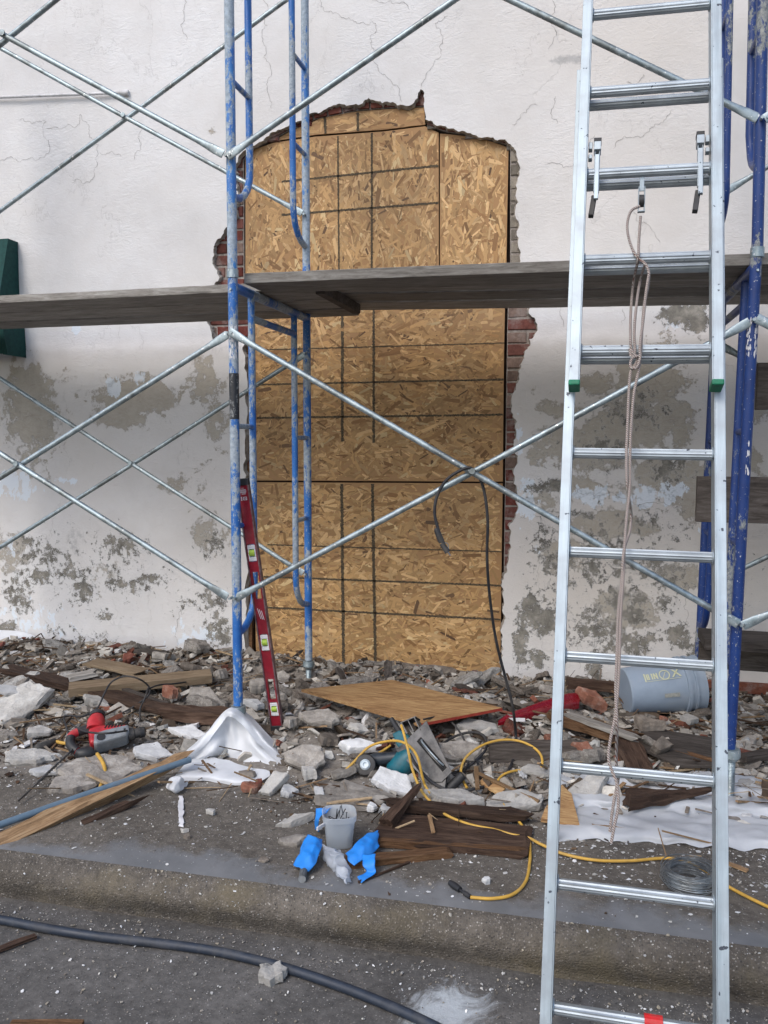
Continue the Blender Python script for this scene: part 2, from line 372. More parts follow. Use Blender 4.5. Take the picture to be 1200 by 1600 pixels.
# ---- wall render: coats of paint flaking to older coats and mortar
def render_mat():
    t = MT('old_painted_render', .88, 0, .2)
    big = t.noise(1.1, 4, .5); n1 = t.noise(9, 12, .76); n2 = t.noise(21, 13, .82); fine = t.noise(70, 6, .7); trow = t.noise(16, 8, .6, t.co((1, 1, 2.2)), 1.5)
    white = t.ramp(big, [(.3, (.62, .61, .60)), (.7, (.72, .725, .735))])
    white = t.mix(t.math('MULTIPLY', t.ramp(n1, [(.4, 0), (.7, 1)]), .2), white, (.58, .53, .49))
    white = t.mix(t.math('MULTIPLY', t.ramp(t.noise(3.1, 9, .7), [(.45, 0), (.72, 1)]), .28), white, (.46, .45, .44))
    white = t.mix(t.math('MULTIPLY', t.attr('cream', 2), .85), white, (.56, .515, .46))
    a_t = t.attr('tan', 2); a_g = t.attr('grey', 2); a_b = t.attr('bluewhite', 2)
    ft = t.ramp(t.math('ADD', a_t, t.math('MULTIPLY', t.math('SUBTRACT', t.math('ADD', t.math('MULTIPLY', n1, .6), t.math('MULTIPLY', n2, .4)), .5), 2.1)), [(.50, 0), (.535, 1)])
    tanc = t.mix(.5, t.ramp(n2, [(.3, (.27, .24, .19)), (.7, (.48, .44, .37))]), t.ramp(trow, [(.3, (.30, .26, .20)), (.7, (.44, .41, .36))]))
    fb = t.ramp(t.math('ADD', a_b, t.math('MULTIPLY', t.math('SUBTRACT', t.noise(11, 8, .7, t.co((1.3, 1, .8))), .5), 1.8)), [(.52, 0), (.55, 1)])
    fg = t.ramp(t.math('ADD', a_g, t.math('MULTIPLY', t.math('SUBTRACT', n2, .5), 2.7)), [(.55, 0), (.562, 1)])
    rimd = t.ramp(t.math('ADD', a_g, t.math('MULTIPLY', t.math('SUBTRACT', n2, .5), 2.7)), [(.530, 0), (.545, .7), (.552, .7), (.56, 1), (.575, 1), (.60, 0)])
    riml = t.ramp(t.math('ADD', a_g, t.math('MULTIPLY', t.math('SUBTRACT', n2, .5), 2.7)), [(.49, 0), (.525, 1), (.55, 1), (.552, 0)])
    greyc = t.mix(.6, t.ramp(fine, [(.3, (.15, .14, .12)), (.7, (.32, .30, .265))]), t.ramp(t.noise(13, 8, .7), [(.36, (.09, .085, .075)), (.5, (.22, .21, .18)), (.64, (.42, .39, .34))]))
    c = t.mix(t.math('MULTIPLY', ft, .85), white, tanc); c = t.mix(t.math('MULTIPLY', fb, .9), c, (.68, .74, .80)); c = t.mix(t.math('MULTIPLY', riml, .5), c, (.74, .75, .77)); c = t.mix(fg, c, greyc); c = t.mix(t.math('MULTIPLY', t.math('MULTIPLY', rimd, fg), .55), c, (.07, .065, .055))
    # hairline cracks: where two warped noises cross zero, only in places
    cn = t.noise(.75, 7, .6, t.co((1, 1, .7)), .25); cr = t.math('ABSOLUTE', t.math('SUBTRACT', cn, .5))
    crack = t.math('MULTIPLY', t.ramp(cr, [(.0004, 1), (.0013, 0)]), t.ramp(t.noise(1.3, 2, .5, t.co((1, 1, 1), rot=(0, .6, 0))), [(.5, 0), (.56, .8)]))
    cn2 = t.noise(1.2, 6, .6, t.co((1.4, 1, .8), rot=(0, 1.1, 0)), .2); cr2 = t.math('ABSOLUTE', t.math('SUBTRACT', cn2, .47))
    crack2 = t.math('MULTIPLY', t.ramp(cr2, [(.0003, .8), (.0012, 0)]), t.ramp(t.noise(1.6, 2), [(.50, 0), (.58, 1)]))
    ck = t.math('MAXIMUM', crack, crack2)
    c = t.mix(t.math('MULTIPLY', ck, .22), c, (.2, .19, .18))
    dots = t.math('MULTIPLY', t.ramp(t.noise(38, 3, .5), [(.69, 0), (.72, 1)]), t.attr('pits', 2)); c = t.mix(dots, c, (.2, .19, .17))
    sm = t.ramp(t.math('ADD', t.attr('smudge', 2), t.math('MULTIPLY', t.math('SUBTRACT', n1, .5), 1.2)), [(.42, 0), (.6, 1)]); c = t.mix(t.math('MULTIPLY', sm, .75), c, (.36, .36, .36))
    t.color(c)
    h = t.math('ADD', t.math('MULTIPLY', t.math('MULTIPLY', trow, t.ramp(t.noise(2.2, 4), [(.38, .12), (.62, .75)])), .8), t.math('MULTIPLY', fine, .18))
    h = t.math('SUBTRACT', h, t.math('MULTIPLY', fg, .9)); h = t.math('SUBTRACT', h, t.math('MULTIPLY', ft, .28)); h = t.math('SUBTRACT', h, t.math('MULTIPLY', ck, .12))
    t.bump(h, .65, .012); return t.m
M['render'] = render_mat(); M['crack'] = simple('crack_line', (.14, .13, .125), (.34, .32, .31), 60, .9, 0, 0)
M['render_core'] = plaster('broken_render_edge', (.20, .18, .15), (.33, .30, .26), (.46, .43, .38), 25, 1.0)

# ------------------------------------------------------------------ the setting: ground
def ground_mat(name, base1, base2, peb, dust, wet=False):
    t = MT(name, .9, 0, .3); n = t.noise(2.3, 9, .7); n2 = t.noise(30, 8, .7); v = t.vor(150, out=1); vd = t.vor(150)
    c = t.ramp(n, [(.32, base1), (.62, base2)])
    pc = t.ramp(t.sep(v)[0], [(0, peb[0]), (.5, peb[1]), (.85, peb[2]), (1, peb[3])])
    pm = t.math('MULTIPLY', t.ramp(vd, [(.25, 1), (.5, 0)]), t.ramp(t.sep(v)[1], [(dust, 0), (dust + .02, 1)]))
    c = t.mix(pm, c, pc); c = t.mix(.55, c, t.ramp(n2, [(.3, .35), (.7, 1.5)]), 'MULTIPLY')
    sp = t.ramp(t.noise(120, 3, .6), [(.70, 0), (.72, .8)]); c = t.mix(sp, c, (.5, .5, .48))
    return t, c, n2, vd, n
def pavement():
    t, c, n2, vd, n = ground_mat('dusty_pavement', (.075, .066, .056), (.15, .134, .115), [(.05, .045, .04), (.11, .1, .09), (.2, .19, .17), (.3, .29, .27)], .55)
    yy = t.sep(t.tc.outputs['Object'])[1]; dm = t.ramp(t.math('ADD', yy, t.math('MULTIPLY', n, .5)), [(.85, 0), (1.3, 1)])
    c = t.mix(t.math('MULTIPLY', dm, .8), c, t.ramp(n2, [(.3, (.12, .105, .09)), (.7, (.30, .275, .245))]))
    # smooth bare concrete margin near the kerb
    y = t.sep(t.tc.outputs['Object'])[1]
    edge = t.math('ADD', y, t.math('MULTIPLY', t.math('SUBTRACT', t.noise(2.6, 8, .65), .5), .75))
    bare = t.ramp(edge, [(0.05, 1), (0.16, 0)])     # y measured from the kerb edge
    bc = t.ramp(t.noise(5, 8, .6), [(.3, (.115, .122, .13)), (.7, (.205, .212, .222))])
    c = t.mix(t.math('MULTIPLY', bare, .93), c, bc); sp = t.ramp(t.noise(60, 3, .5), [(.72, 0), (.735, 1)]); c = t.mix(t.math('MULTIPLY', sp, .8), c, (.6, .6, .6))
    t.color(c); t.rough(t.ramp(bare, [(0, .95), (1, .6)])); t.bump(t.math('MULTIPLY', n2, t.ramp(bare, [(0, 1), (1, .15)])), .8, .01); return t.m
def kerb_mat():
    t, c, n2, vd, n = ground_mat('exposed_aggregate', (.06, .053, .045), (.13, .115, .098), [(.04, .037, .035), (.11, .10, .09), (.2, .18, .16), (.34, .32, .29)], .35)
    tint = t.ramp(t.noise(3.5, 5), [(.5, 0), (.68, .6)]); c = t.mix(tint, c, (.15, .125, .08)); t.color(c); t.bump(t.math('SUBTRACT', n2, vd), .55, .006); return t.m
def road_mat():
    t, c, n2, vd, n = ground_mat('worn_asphalt', (.066, .063, .060), (.128, .122, .116), [(.05, .048, .045), (.1, .095, .09), (.16, .15, .14), (.30, .29, .27)], .6)
    co = t.tc.outputs['Object']; p = PZ(700, 1580, -.15)
    d = t.nt.nodes.new('ShaderNodeVectorMath'); d.operation = 'DISTANCE'; d.inputs[1].default_value = (p.x, p.y + 1.16, 0)
    m = t.nt.nodes.new('ShaderNodeMapping'); t.L(co, d.inputs[0])
    f = t.math('SUBTRACT', t.math('ADD', t.ramp(d.outputs['Value'], [(0.0, 1), (.26, 0)]), t.math('MULTIPLY', t.noise(9, 9, .78, t.co((1, .6, 1)), 2.5), 1.6)), .8)
    c = t.mix(t.ramp(f, [(.45, 0), (.85, .85)]), c, (.46, .5, .53)); t.color(c); t.bump(n2, .7, .008); return t.m
M['pavement'] = pavement(); M['kerb'] = kerb_mat(); M['road'] = road_mat()
def axis(a, b, lo, hi, step, far):     # fine between lo and hi, coarse outside
    out = list(np.arange(lo, hi + 1e-6, step)); k = lo; s_ = step
    left = []
    while k > a: s_ *= 1.6; k -= s_; left.append(max(k, a))
    k = hi; s_ = step; right = []
    while k < b: s_ *= 1.6; k += s_; right.append(min(k, b))
    return left[::-1] + out + right
def sheet_grid(xs, ys, fn):
    mb = MB(); nx, ny = len(xs), len(ys)
    mb.add([(x, y, fn(x, y)) for y in ys for x in xs], [(j * nx + i, j * nx + i + 1, (j + 1) * nx + i + 1, (j + 1) * nx + i) for j in range(ny - 1) for i in range(nx - 1)]); return mb
def pave_h(x, y):
    return gz(x, y) + 0.004 * N3(x * 3, y * 3, 9) + (0.012 * N3(x * 14, y * 14, 5) * sst(-.3, .1, y))
xs = axis(-40, 40, -2.6, 3.4, 0.04, 40)
tag(sheet_grid(xs, [-1.03] + list(np.arange(-.98, 1.60, .035)) + [2, 4], lambda x, y: pave_h(x, y) if y > -1.0 else 0.0).build('pavement', M['pavement'], origin=(0, -1.03, 0), smooth=True), kind='structure')
kp = [(-1.03, 0.0), (-1.045, -.003), (-1.062, -.010), (-1.08, -.024), (-1.093, -.045), (-1.098, -.07), (-1.092, -.095), (-1.078, -.12), (-1.07, -.14), (-1.07, -.156)]
kb = MB(); vs = []
for x in xs:
    for (y, z) in kp: vs.append((x, y + .008 * N3(x * 5, y * 9, 2) * (0 if y > -1.035 else 1), z + (.006 * N3(x * 9, y * 20, 4) if y < -1.045 else 0)))
nk = len(kp)
kb.add(vs, [(i * nk + j, i * nk + j + 1, (i + 1) * nk + j + 1, (i + 1) * nk + j) for i in range(len(xs) - 1) for j in range(nk - 1)])
tag(kb.build('kerb', M['kerb'], origin=(0, -1.03, 0), smooth=True), kind='structure')
tag(sheet_grid(xs, [-40, -20, -10, -5, -3] + list(np.arange(-2.6, -1.03, .05)), lambda x, y: -0.152 + 0.004 * N3(x * 3, y * 3, 7) - .02 * sst(-1.3, -3, y)).build('road', M['road'], origin=(0, -1.16, -.15), smooth=True), kind='structure')

# ------------------------------------------------------------------ the wall
hole_px = [(384, 1062), (385, 980), (387, 900), (386, 820), (385, 760), (384, 690), (384, 620), (384, 560), (383, 538), (367, 530), (353, 527), (332, 530), (328, 510), (325, 490), (330, 465), (335, 443), (343, 433), (337, 420), (332, 402), (335, 383), (347, 367), (362, 345), (368, 330), (371, 310), (367, 283), (366, 257), (372, 247), (392, 230), (413, 217), (442, 201), (476, 185), (505, 172), (538, 163), (567, 161), (576, 153), (590, 158), (597, 161), (630, 164), (647, 160), (653, 145), (657, 139), (663, 154), (665, 187), (670, 189), (692, 197), (726, 205), (763, 214), (792, 221), (803, 231), (809, 253), (808, 295), (805, 337), (809, 378), (812, 412), (820, 445), (828, 480), (837, 503), (837, 520), (827, 530), (820, 553), (810, 580), (803, 613), (802, 647), (807, 673), (803, 697), (809, 712), (803, 756), (807, 784), (803, 812), (797, 841), (795, 869), (792, 894), (787, 900), (786, 930), (785, 953), (788, 970), (784, 998), (786, 1023), (784, 1052), (785, 1075)]
def frac(pts, it=3, amp=.22, closed=True, seed=3, mx=.012):
    rnd = random.Random(seed); P = [Vector(p) for p in pts]
    for k in range(it):
        Q = []
        for i in range(len(P) if closed else len(P) - 1):
            a, b = P[i], P[(i + 1) % len(P)]; d = b - a; Q.append(a)
            if d.length > .018: Q.append((a + b) / 2 + Vector((-d.y, d.x)) * max(-mx / d.length, min(mx / d.length, rnd.uniform(-amp, amp))))
        if not closed: Q.append(P[-1])
        P = Q
    return P
hole = [PY(x, y, YW) for x, y in hole_px]; hole2 = frac([(p.x, p.z) for p in hole])
i0 = min(range(len(hole2)), key=lambda i: (hole2[i] - Vector((hole[0].x, hole[0].z))).length)
def inside(poly, x, y):
    c = False; n = len(poly); j = n - 1
    for i in range(n):
        if (poly[i][1] > y) != (poly[j][1] > y) and x < (poly[j][0] - poly[i][0]) * (y - poly[i][1]) / (poly[j][1] - poly[i][1]) + poly[i][0]: c = not c
        j = i
    return c
hx = [v.x for v in hole2]; hy = [v.y for v in hole2]
def blob_field(blobs):
    out = []
    for (px, py, rx, ry, s_) in blobs:
        c = PY(px, py, YW); a = PY(px + rx, py, YW); b = PY(px, py + ry, YW); out.append((c.x, c.z, abs(a.x - c.x), abs(b.z - c.z), s_))
    def f(x, z):
        m = 0
        for (cx, cz, rx, rz, s_) in out:
            d = ((x - cx) / rx) ** 2 + ((z - cz) / rz) ** 2
            if d < 4: m = max(m, s_ * math.exp(-d * .9))
        return m
    return f
f_tan = blob_field([(120, 650, 200, 100, .40), (320, 720, 90, 160, .42), (980, 760, 160, 200, .45), (860, 620, 60, 80, .4), (60, 860, 140, 100, .36), (215, 620, 85, 45, .8), (190, 650, 60, 30, .8), (50, 640, 60, 110, .75), (110, 590, 40, 30, .5), (320, 600, 45, 60, .65), (340, 660, 40, 60, .6), (280, 760, 60, 30, .55), (330, 830, 50, 60, .6), (60, 720, 60, 60, .5), (160, 900, 60, 50, .5), (20, 860, 60, 60, .6),
    (990, 660, 90, 55, .85), (930, 600, 60, 25, .7), (1040, 560, 60, 60, .65), (900, 700, 70, 45, .75), (1030, 740, 60, 40, .8), (870, 640, 60, 18, .7), (950, 820, 90, 28, .85), (850, 780, 40, 30, .65), (1060, 660, 40, 70, .7), (1060, 900, 60, 30, .75), (880, 870, 60, 45, .7), (980, 950, 80, 50, .7), (930, 700, 120, 60, .75), (1010, 600, 90, 70, .8), (1080, 760, 50, 70, .8), (850, 700, 40, 50, .6), (1180, 640, 50, 60, .6), (1170, 730, 40, 60, .6), (860, 20, 30, 14, .45), (900, 760, 70, 30, .7), (330, 205, 12, 16, .55)])
f_grey = blob_field([(1000, 880, 150, 170, .43), (120, 890, 210, 90, .42), (860, 900, 60, 170, .43), (940, 700, 120, 90, .36), (310, 940, 80, 70, .40), (1170, 950, 60, 120, .3), (190, 850, 60, 26, .66), (70, 870, 70, 34, .6), (30, 930, 34, 40, .68), (60, 900, 40, 22, .64), (130, 920, 26, 30, .7), (200, 915, 60, 22, .62), (240, 905, 40, 14, .66), (335, 940, 34, 34, .66), (345, 985, 34, 30, .72), (165, 960, 22, 14, .66), (100, 985, 50, 18, .5), (330, 850, 30, 34, .58), (10, 985, 30, 22, .75), (45, 845, 20, 12, .72), (150, 1000, 60, 20, .45), (210, 1020, 24, 7, .7), (110, 890, 30, 20, .68),
    (1065, 490, 46, 22, .98), (1090, 500, 24, 30, .95), (990, 482, 30, 10, .5), (850, 970, 30, 30, .85), (815, 1000, 16, 70, .8), (830, 950, 20, 40, .8), (880, 910, 24, 30, .72), (925, 960, 24, 24, .66), (990, 960, 30, 24, .74), (990, 1010, 30, 22, .76), (1010, 1000, 34, 16, .74), (1060, 990, 34, 26, .78), (930, 1050, 18, 50, .74), (840, 1030, 16, 20, .8), (860, 760, 34, 16, .76), (1000, 940, 18, 14, .76), (1040, 940, 20, 12, .74), (960, 935, 20, 26, .6), (1050, 905, 44, 20, .62), (900, 800, 44, 14, .62), (1000, 815, 50, 14, .62), (945, 705, 80, 34, .62), (1000, 880, 110, 40, .64), (930, 870, 50, 70, .62), (1040, 730, 60, 40, .6), (990, 640, 80, 50, .56), (850, 850, 30, 60, .62), (940, 990, 110, 40, .6), (1080, 1020, 40, 40, .62), (1110, 1060, 16, 14, .62), (1175, 975, 16, 8, .5), (830, 765, 16, 12, .78), (870, 880, 60, 40, .6)])
f_smudge = blob_field([(890, 92, 44, 11, .8), (975, 146, 44, 13, .75), (120, 840, 30, 40, .5)])
f_blue = blob_field([(25, 760, 50, 34, .7), (100, 750, 60, 10, .62), (180, 605, 16, 22, .8), (120, 515, 10, 12, 1), (218, 590, 14, 14, .75), (20, 850, 14, 22, .7), (60, 970, 120, 40, .5), (825, 780, 22, 60, .7), (930, 775, 70, 22, .66), (1010, 775, 60, 22, .7), (1055, 765, 30, 20, .75), (812, 690, 10, 60, .66), (1045, 505, 60, 30, .45), (1100, 830, 20, 10, .7), (840, 860, 16, 22, .5), (300, 990, 80, 40, .52), (1010, 870, 20, 14, .6)])
f_cream = blob_field([(100, 700, 260, 110, .5), (330, 780, 120, 160, .5), (940, 900, 240, 160, .95), (1150, 900, 160, 260, .9), (900, 640, 200, 90, .75), (960, 320, 240, 200, .35), (1000, 60, 240, 120, .55), (120, 850, 200, 120, .35), (1180, 500, 100, 200, .6)])
f_pits = blob_field([(900, 70, 140, 50, .8), (1000, 80, 60, 40, .9), (1010, 110, 90, 30, .6)])
mb_pts = [Vector(v) for v in hole2]; nh = len(mb_pts); edges = [(i, (i + 1) % nh) for i in range(nh)]
gx = axis(-9, 9, -2.7, 2.9, .035, 9); gzv = [-.3, -.15] + list(np.arange(-.08, 4.4, .035)) + [4.6, 5.0, 5.6, 6.4]
cell = {}
for v in hole2: cell.setdefault((int(v.x // .05), int(v.y // .05)), []).append(v)
for x in gx:
    for z in gzv:
        jx, jz = x + (R_(-.008, .008) if -2.6 < x < 2.8 else 0), z + (R_(-.008, .008) if 0 < z < 4.3 else 0)
        if min(hx) - .03 < jx < max(hx) + .03 and min(hy) - .03 < jz < max(hy) + .03:
            if inside(hole2, jx, jz): continue
            ci, cj = int(jx // .05), int(jz // .05)
            if any((Vector((jx, jz)) - q).length < .012 for a in (-1, 0, 1) for b in (-1, 0, 1) for q in cell.get((ci + a, cj + b), [])): continue
        mb_pts.append(Vector((jx, jz)))
r_ = delaunay_2d_cdt(mb_pts, edges, [], 0, 1e-5)
V2, F2 = r_[0], r_[2]
def wall_y(x, z):
    y = YW - .006 * N3(x * .9, z * .9, 2) - .004 * N3(x * 3.2, z * 3.2, 8) - .0015 * N3(x * 11, z * 11, 4)
    l = PY(200, 540, YW).z + .01 * N3(x * 1.5, 0, 0)          # the coat below the crease stands proud
    y -= .012 * sst(l + .012, l - .012, z) * (1 if x < -.4 or x > .9 else 0)
    return y
wb = MB(); fr = [f for f in F2 if not inside(hole2, sum(V2[i].x for i in f) / 3, sum(V2[i].y for i in f) / 3)]
wb.add([(v.x, wall_y(v.x, v.y), v.y) for v in V2], [tuple(f) if (V2[f[1]] - V2[f[0]]).cross(V2[f[2]] - V2[f[0]]) > 0 else tuple(reversed(f)) for f in fr], 0)
wall = thing('rendered_wall', (0.3, YW, 0), 'old white painted render wall with flaking patches, surrounding the boarded arch', 'wall')
wo = wb.build('render_coat', [M['render']], wall, smooth=False)
wo.data.polygons.foreach_set('use_smooth', [True] * len(wo.data.polygons))
for nm, fn in (('tan', f_tan), ('grey', f_grey), ('bluewhite', f_blue), ('cream', f_cream), ('pits', f_pits), ('smudge', f_smudge)):
    at = wo.data.attributes.new(nm, 'FLOAT', 'POINT'); at.data.foreach_set('value', [fn(v.x, v.y) for v in V2])
for q_, cr_ in enumerate([[(500, 0), (507, 18), (545, 28), (582, 34), (580, 70), (588, 100), (612, 128), (628, 160)], [(657, 138), (668, 112), (690, 85), (692, 60), (680, 36), (700, 22)], [(424, 170), (424, 120), (412, 90), (418, 40), (410, 0)], [(290, -5), (288, 30), (292, 65)], [(30, 188), (52, 192), (72, 190), (75, 240), (40, 250), (0, 252)], [(72, 200), (120, 197), (125, 178), (140, 215), (155, 225), (150, 250), (140, 285), (112, 285)], [(155, 238), (175, 236), (192, 246)], [(210, 250), (218, 220), (222, 200)], [(862, 0), (866, 14), (858, 80)], [(868, 150), (862, 170), (872, 194)], [(1050, 170), (1015, 205), (958, 233)], [(840, 165), (815, 178), (800, 195)], [(985, 330), (1010, 350), (1032, 380)], [(876, 478), (880, 500), (881, 512)], [(973, 482), (970, 510)], [(275, 1012), (278, 980), (282, 950)], [(904, 1045), (903, 1015), (906, 1000)], [(1008, 120), (985, 130), (978, 128)], [(930, 210), (880, 262), (850, 258)], [(640, 15), (600, 5), (570, 0)], [(860, 725), (920, 770), (1010, 785), (1075, 805)], [(1070, 1010), (1075, 960), (1066, 905)]]):
    P2 = frac([(p.x, p.z) for p in [PY(a, b, YW) for a, b in cr_]], 4, .3, False, 60 + q_, .02); m = MB(); vs = []
    for i, v in enumerate(P2):
        d_ = (P2[min(i + 1, len(P2) - 1)] - P2[max(i - 1, 0)]).normalized(); w_ = R_(.0004, .0012) * (1 if 0 < i < len(P2) - 1 else .2); nn_ = Vector((-d_.y, d_.x)) * w_; y_ = wall_y(v.x, v.y) - .0022
        vs += [(v.x - nn_.x, y_, v.y - nn_.y), (v.x + nn_.x, y_, v.y + nn_.y)]
    m.add(vs, [(2 * i, 2 * i + 1, 2 * i + 3, 2 * i + 2) for i in range(len(P2) - 1)]); m.build('hairline_crack', M['crack'], wall)
eb = MB(); n = nh
e0 = [(v.x, wall_y(v.x, v.y), v.y) for v in hole2]
e1 = [(v.x + R_(-.002, .002), YW + .012, v.y + R_(-.002, .002)) for v in hole2]; e2 = [(v.x, YW + .034, v.y) for v in hole2]
cen = Vector((.28, 1.8))
def shr(v, k): d = (Vector((cen.x, v.y)) - v); d = Vector((d.x, 0)).normalized() if abs(d.x) > .3 else (cen - v).normalized(); return v + d * k
e1 = [(lambda q: (q.x, YW + .010, q.y))(shr(v, R_(.001, .007))) for v in hole2]; e2 = [(lambda q: (q.x, YW + .036, q.y))(shr(v, R_(.004, .016))) for v in hole2]
eb.add(e0 + e1 + e2, [(i, (i + 1) % n, n + (i + 1) % n, n + i) for i in range(n)] + [(n + i, n + (i + 1) % n, 2 * n + (i + 1) % n, 2 * n + i) for i in range(n)])
eb.build('broken_edge', M['render_core'], wall)

# ---- brickwork behind the render, individual bricks in one panel
BY = YW + .034
open_px = [(392, 1080), (391, 900), (391, 700), (390, 520), (381, 430), (380, 250), (392, 232), (426, 217), (451, 204), (492, 186), (560, 172), (640, 166), (666, 166), (667, 196), (700, 206), (740, 211), (797, 227), (797, 420), (793, 490), (791, 600), (789, 757), (787, 900), (786, 1090)]
opn = [(lambda p: (p.x, p.z))(PY(x, y, BY)) for x, y in open_px]
bb = MB(); bx0, bx1, bz0, bz1 = -.85, 1.45, -.1, 2.32
M_h = .072; L_h = .215
row = 0; z = bz0
def brick_row(bb, z, x0, x1, row, keep, BYf):
    x = x0 - (L_h + .01) * (.5 if row % 2 else 0)
    while x < x1:
        l = L_h * (1 if row % 6 else .5) + R_(-.006, .006); cx = x + l / 2
        if keep(x, x + l, z):
            d = BYf + R_(-.004, .004); hh = .061 + R_(-.003, .003)
            xa, xb = x, x + l
            for s_ in (0,):
                vs = []
                for yy, ins in ((d, .003), (d + .006, 0), (d + .1, 0)):
                    for (a, b) in ((xa + ins, z + ins), (xb - ins, z + ins), (xb - ins, z + hh - ins), (xa + ins, z + hh - ins)):
                        vs.append((a + R_(-.0025, .0025), yy + R_(-.0015, .0015), b + R_(-.0025, .0025)))
                k = R_(.6, 1.15); g = R_(0, 1)
                col = (.20 * k, (.05 + .03 * g) * k, (.034 + .03 * g) * k)
                if R_(0, 1) < .18: col = (.22 * k, .15 * k, .12 * k)
                bb.add(vs, [(0, 1, 2, 3), (0, 4, 5, 1), (1, 5, 6, 2), (2, 6, 7, 3), (3, 7, 4, 0), (4, 8, 9, 5), (5, 9, 10, 6), (6, 10, 11, 7), (7, 11, 8, 4)], 0, col)
        x += l + .011
def keep(a, b, z):
    def inn(x): return inside(opn, x, z + .03)
    return (not inn(a + .02)) and (not inn(b - .02)) and not inn((a + b) / 2)
# clip bricks to the reveal: split the rows left and right of the opening
def span(z):
    xs_ = []; m = len(opn)
    for i in range(m):
        a, b = opn[i], opn[(i + 1) % m]
        if (a[1] > z) != (b[1] > z): xs_.append(a[0] + (b[0] - a[0]) * (z - a[1]) / (b[1] - a[1]))
    return (min(xs_), max(xs_)) if xs_ else None
while z < 3.75:
    sp = span(z + .03)
    def side(xe, sgn):
        k = 0; x = xe; 
        first = True
        while abs(x - xe) < .62:
            l = (.105 if (row % 2 and first) else L_h) + R_(-.006, .006); first = False
            xa, xb = (x, x + l) if sgn > 0 else (x - l, x)
            d = BY + R_(-.004, .003); hh = .062 + R_(-.003, .002); vs = []
            for yy, ins in ((d, .004), (d + .006, 0), (d + .11, 0)):
                for (a, b) in ((xa + ins, z + ins), (xb - ins, z + ins), (xb - ins, z + hh - ins), (xa + ins, z + hh - ins)):
                    vs.append((a + R_(-.003, .003), yy + R_(-.002, .002), b + R_(-.003, .003)))
            kk = R_(.55, 1.2); g = R_(0, 1); col = (.15 * kk, (.042 + .03 * g) * kk, (.034 + .025 * g) * kk)
            if R_(0, 1) < .2: col = (.24 * kk, .17 * kk, .14 * kk)
            if sgn > 0 and z > 2.35: col = (.24 * kk, .215 * kk, .18 * kk)
            bb.add(vs, [(0, 1, 2, 3), (0, 4, 5, 1), (1, 5, 6, 2), (2, 6, 7, 3), (3, 7, 4, 0), (4, 8, 9, 5), (5, 9, 10, 6), (6, 10, 11, 7), (7, 11, 8, 4)], 0, col)
            x += sgn * (l + .011)
    if sp: side(sp[0] - .004, -1); side(sp[1] + .004, 1)
    z += .0735; row += 1
# arch courses over the opening: voussoirs following the outline
tops = [p for p, q in zip(opn, open_px) if q[1] < 260]
pl = [Vector(p) for p in tops]; dist = 0
for i in range(len(pl) - 1):
    a, b = pl[i], pl[i + 1]; d = b - a; m = max(1, int(d.length / .07)); nrm = Vector((-d.y, d.x)).normalized()
    for k in range(m):
        p, q = a + d * (k / m) + nrm * .004, a + d * ((k + .86) / m) + nrm * .004; kk = R_(.4, .95); h = R_(.09, .14)
        vs = [(v.x, y, v.y) for y in (BY - .006 + R_(-.006, .008), BY + .1) for v in (p, q, q + nrm * h, p + nrm * h)]
        bb.add(vs, [(0, 1, 2, 3), (0, 4, 5, 1), (1, 5, 6, 2), (2, 6, 7, 3), (3, 7, 4, 0)], 0, (.17 * kk, .06 * kk, .045 * kk))
def brick_mat():
    t = MT('old_brick_faces', .92, 0, .15); n = t.noise(26, 9, .72); n2 = t.noise(7, 6, .7)
    c = t.mix(1, t.attr('Col'), t.ramp(n, [(.25, .5), (.75, 1.4)]), 'MULTIPLY'); c = t.mix(t.math('MULTIPLY', t.ramp(n2, [(.5, 0), (.64, 1)]), .55), c, (.30, .26, .24)); t.color(c); t.bump(n, .8, .006); return t.m
M['brickpanel'] = brick_mat()
bb.build('brick_panel', M['brickpanel'], wall)
# mortar bed behind the brick faces
mo = MB(); pts = [Vector(v) for v in opn]; big = [Vector((-1.6, -.3)), Vector((2.2, -.3)), Vector((2.2, 4.2)), Vector((-1.6, 4.2))]
rr = delaunay_2d_cdt(pts + big, [(i, (i + 1) % len(pts)) for i in range(len(pts))] + [(len(pts) + i, len(pts) + (i + 1) % 4) for i in range(4)], [], 0, 1e-5)
ff = [tuple(f) for f in rr[2] if not inside(opn, sum(rr[0][i].x for i in f) / 3, sum(rr[0][i].y for i in f) / 3)]
mo.add([(v.x, BY + .006, v.y) for v in rr[0]], ff); m = len(opn)
mo.add([(x, y, z) for y in (BY + .006, BY + .3) for x, z in opn], [(i, (i + 1) % m, m + (i + 1) % m, m + i) for i in range(m)])
mo.build('mortar_bed', plaster('pale_lime_mortar', (.22, .19, .165), (.34, .30, .27), (.46, .42, .38), 30, .8), wall)
# brick footing showing at the right foot of the wall
bf = MB()
for r0 in range(2):
    x = 1.95
    while x < 3.3:
        l = .2 + R_(-.01, .01); kk = R_(.5, 1.1)
        vs = []
        z = -.02 + r0 * .07
        for yy, ins in ((YW - .045 + R_(-.006, .006), .004), (YW + .02, 0)):
            for (a, b) in ((x + ins, z + ins), (x + l - ins, z + ins), (x + l - ins, z + .06), (x + ins, z + .06)): vs.append((a + R_(-.003, .003), yy, b + R_(-.003, .003)))
        bf.add(vs, [(0, 1, 2, 3), (0, 4, 5, 1), (1, 5, 6, 2), (2, 6, 7, 3), (3, 7, 4, 0)], 0, (.19 * kk, .07 * kk, .045 * kk)); x += l + .011
bf.build('brick_footing', M['brickpanel'], wall)

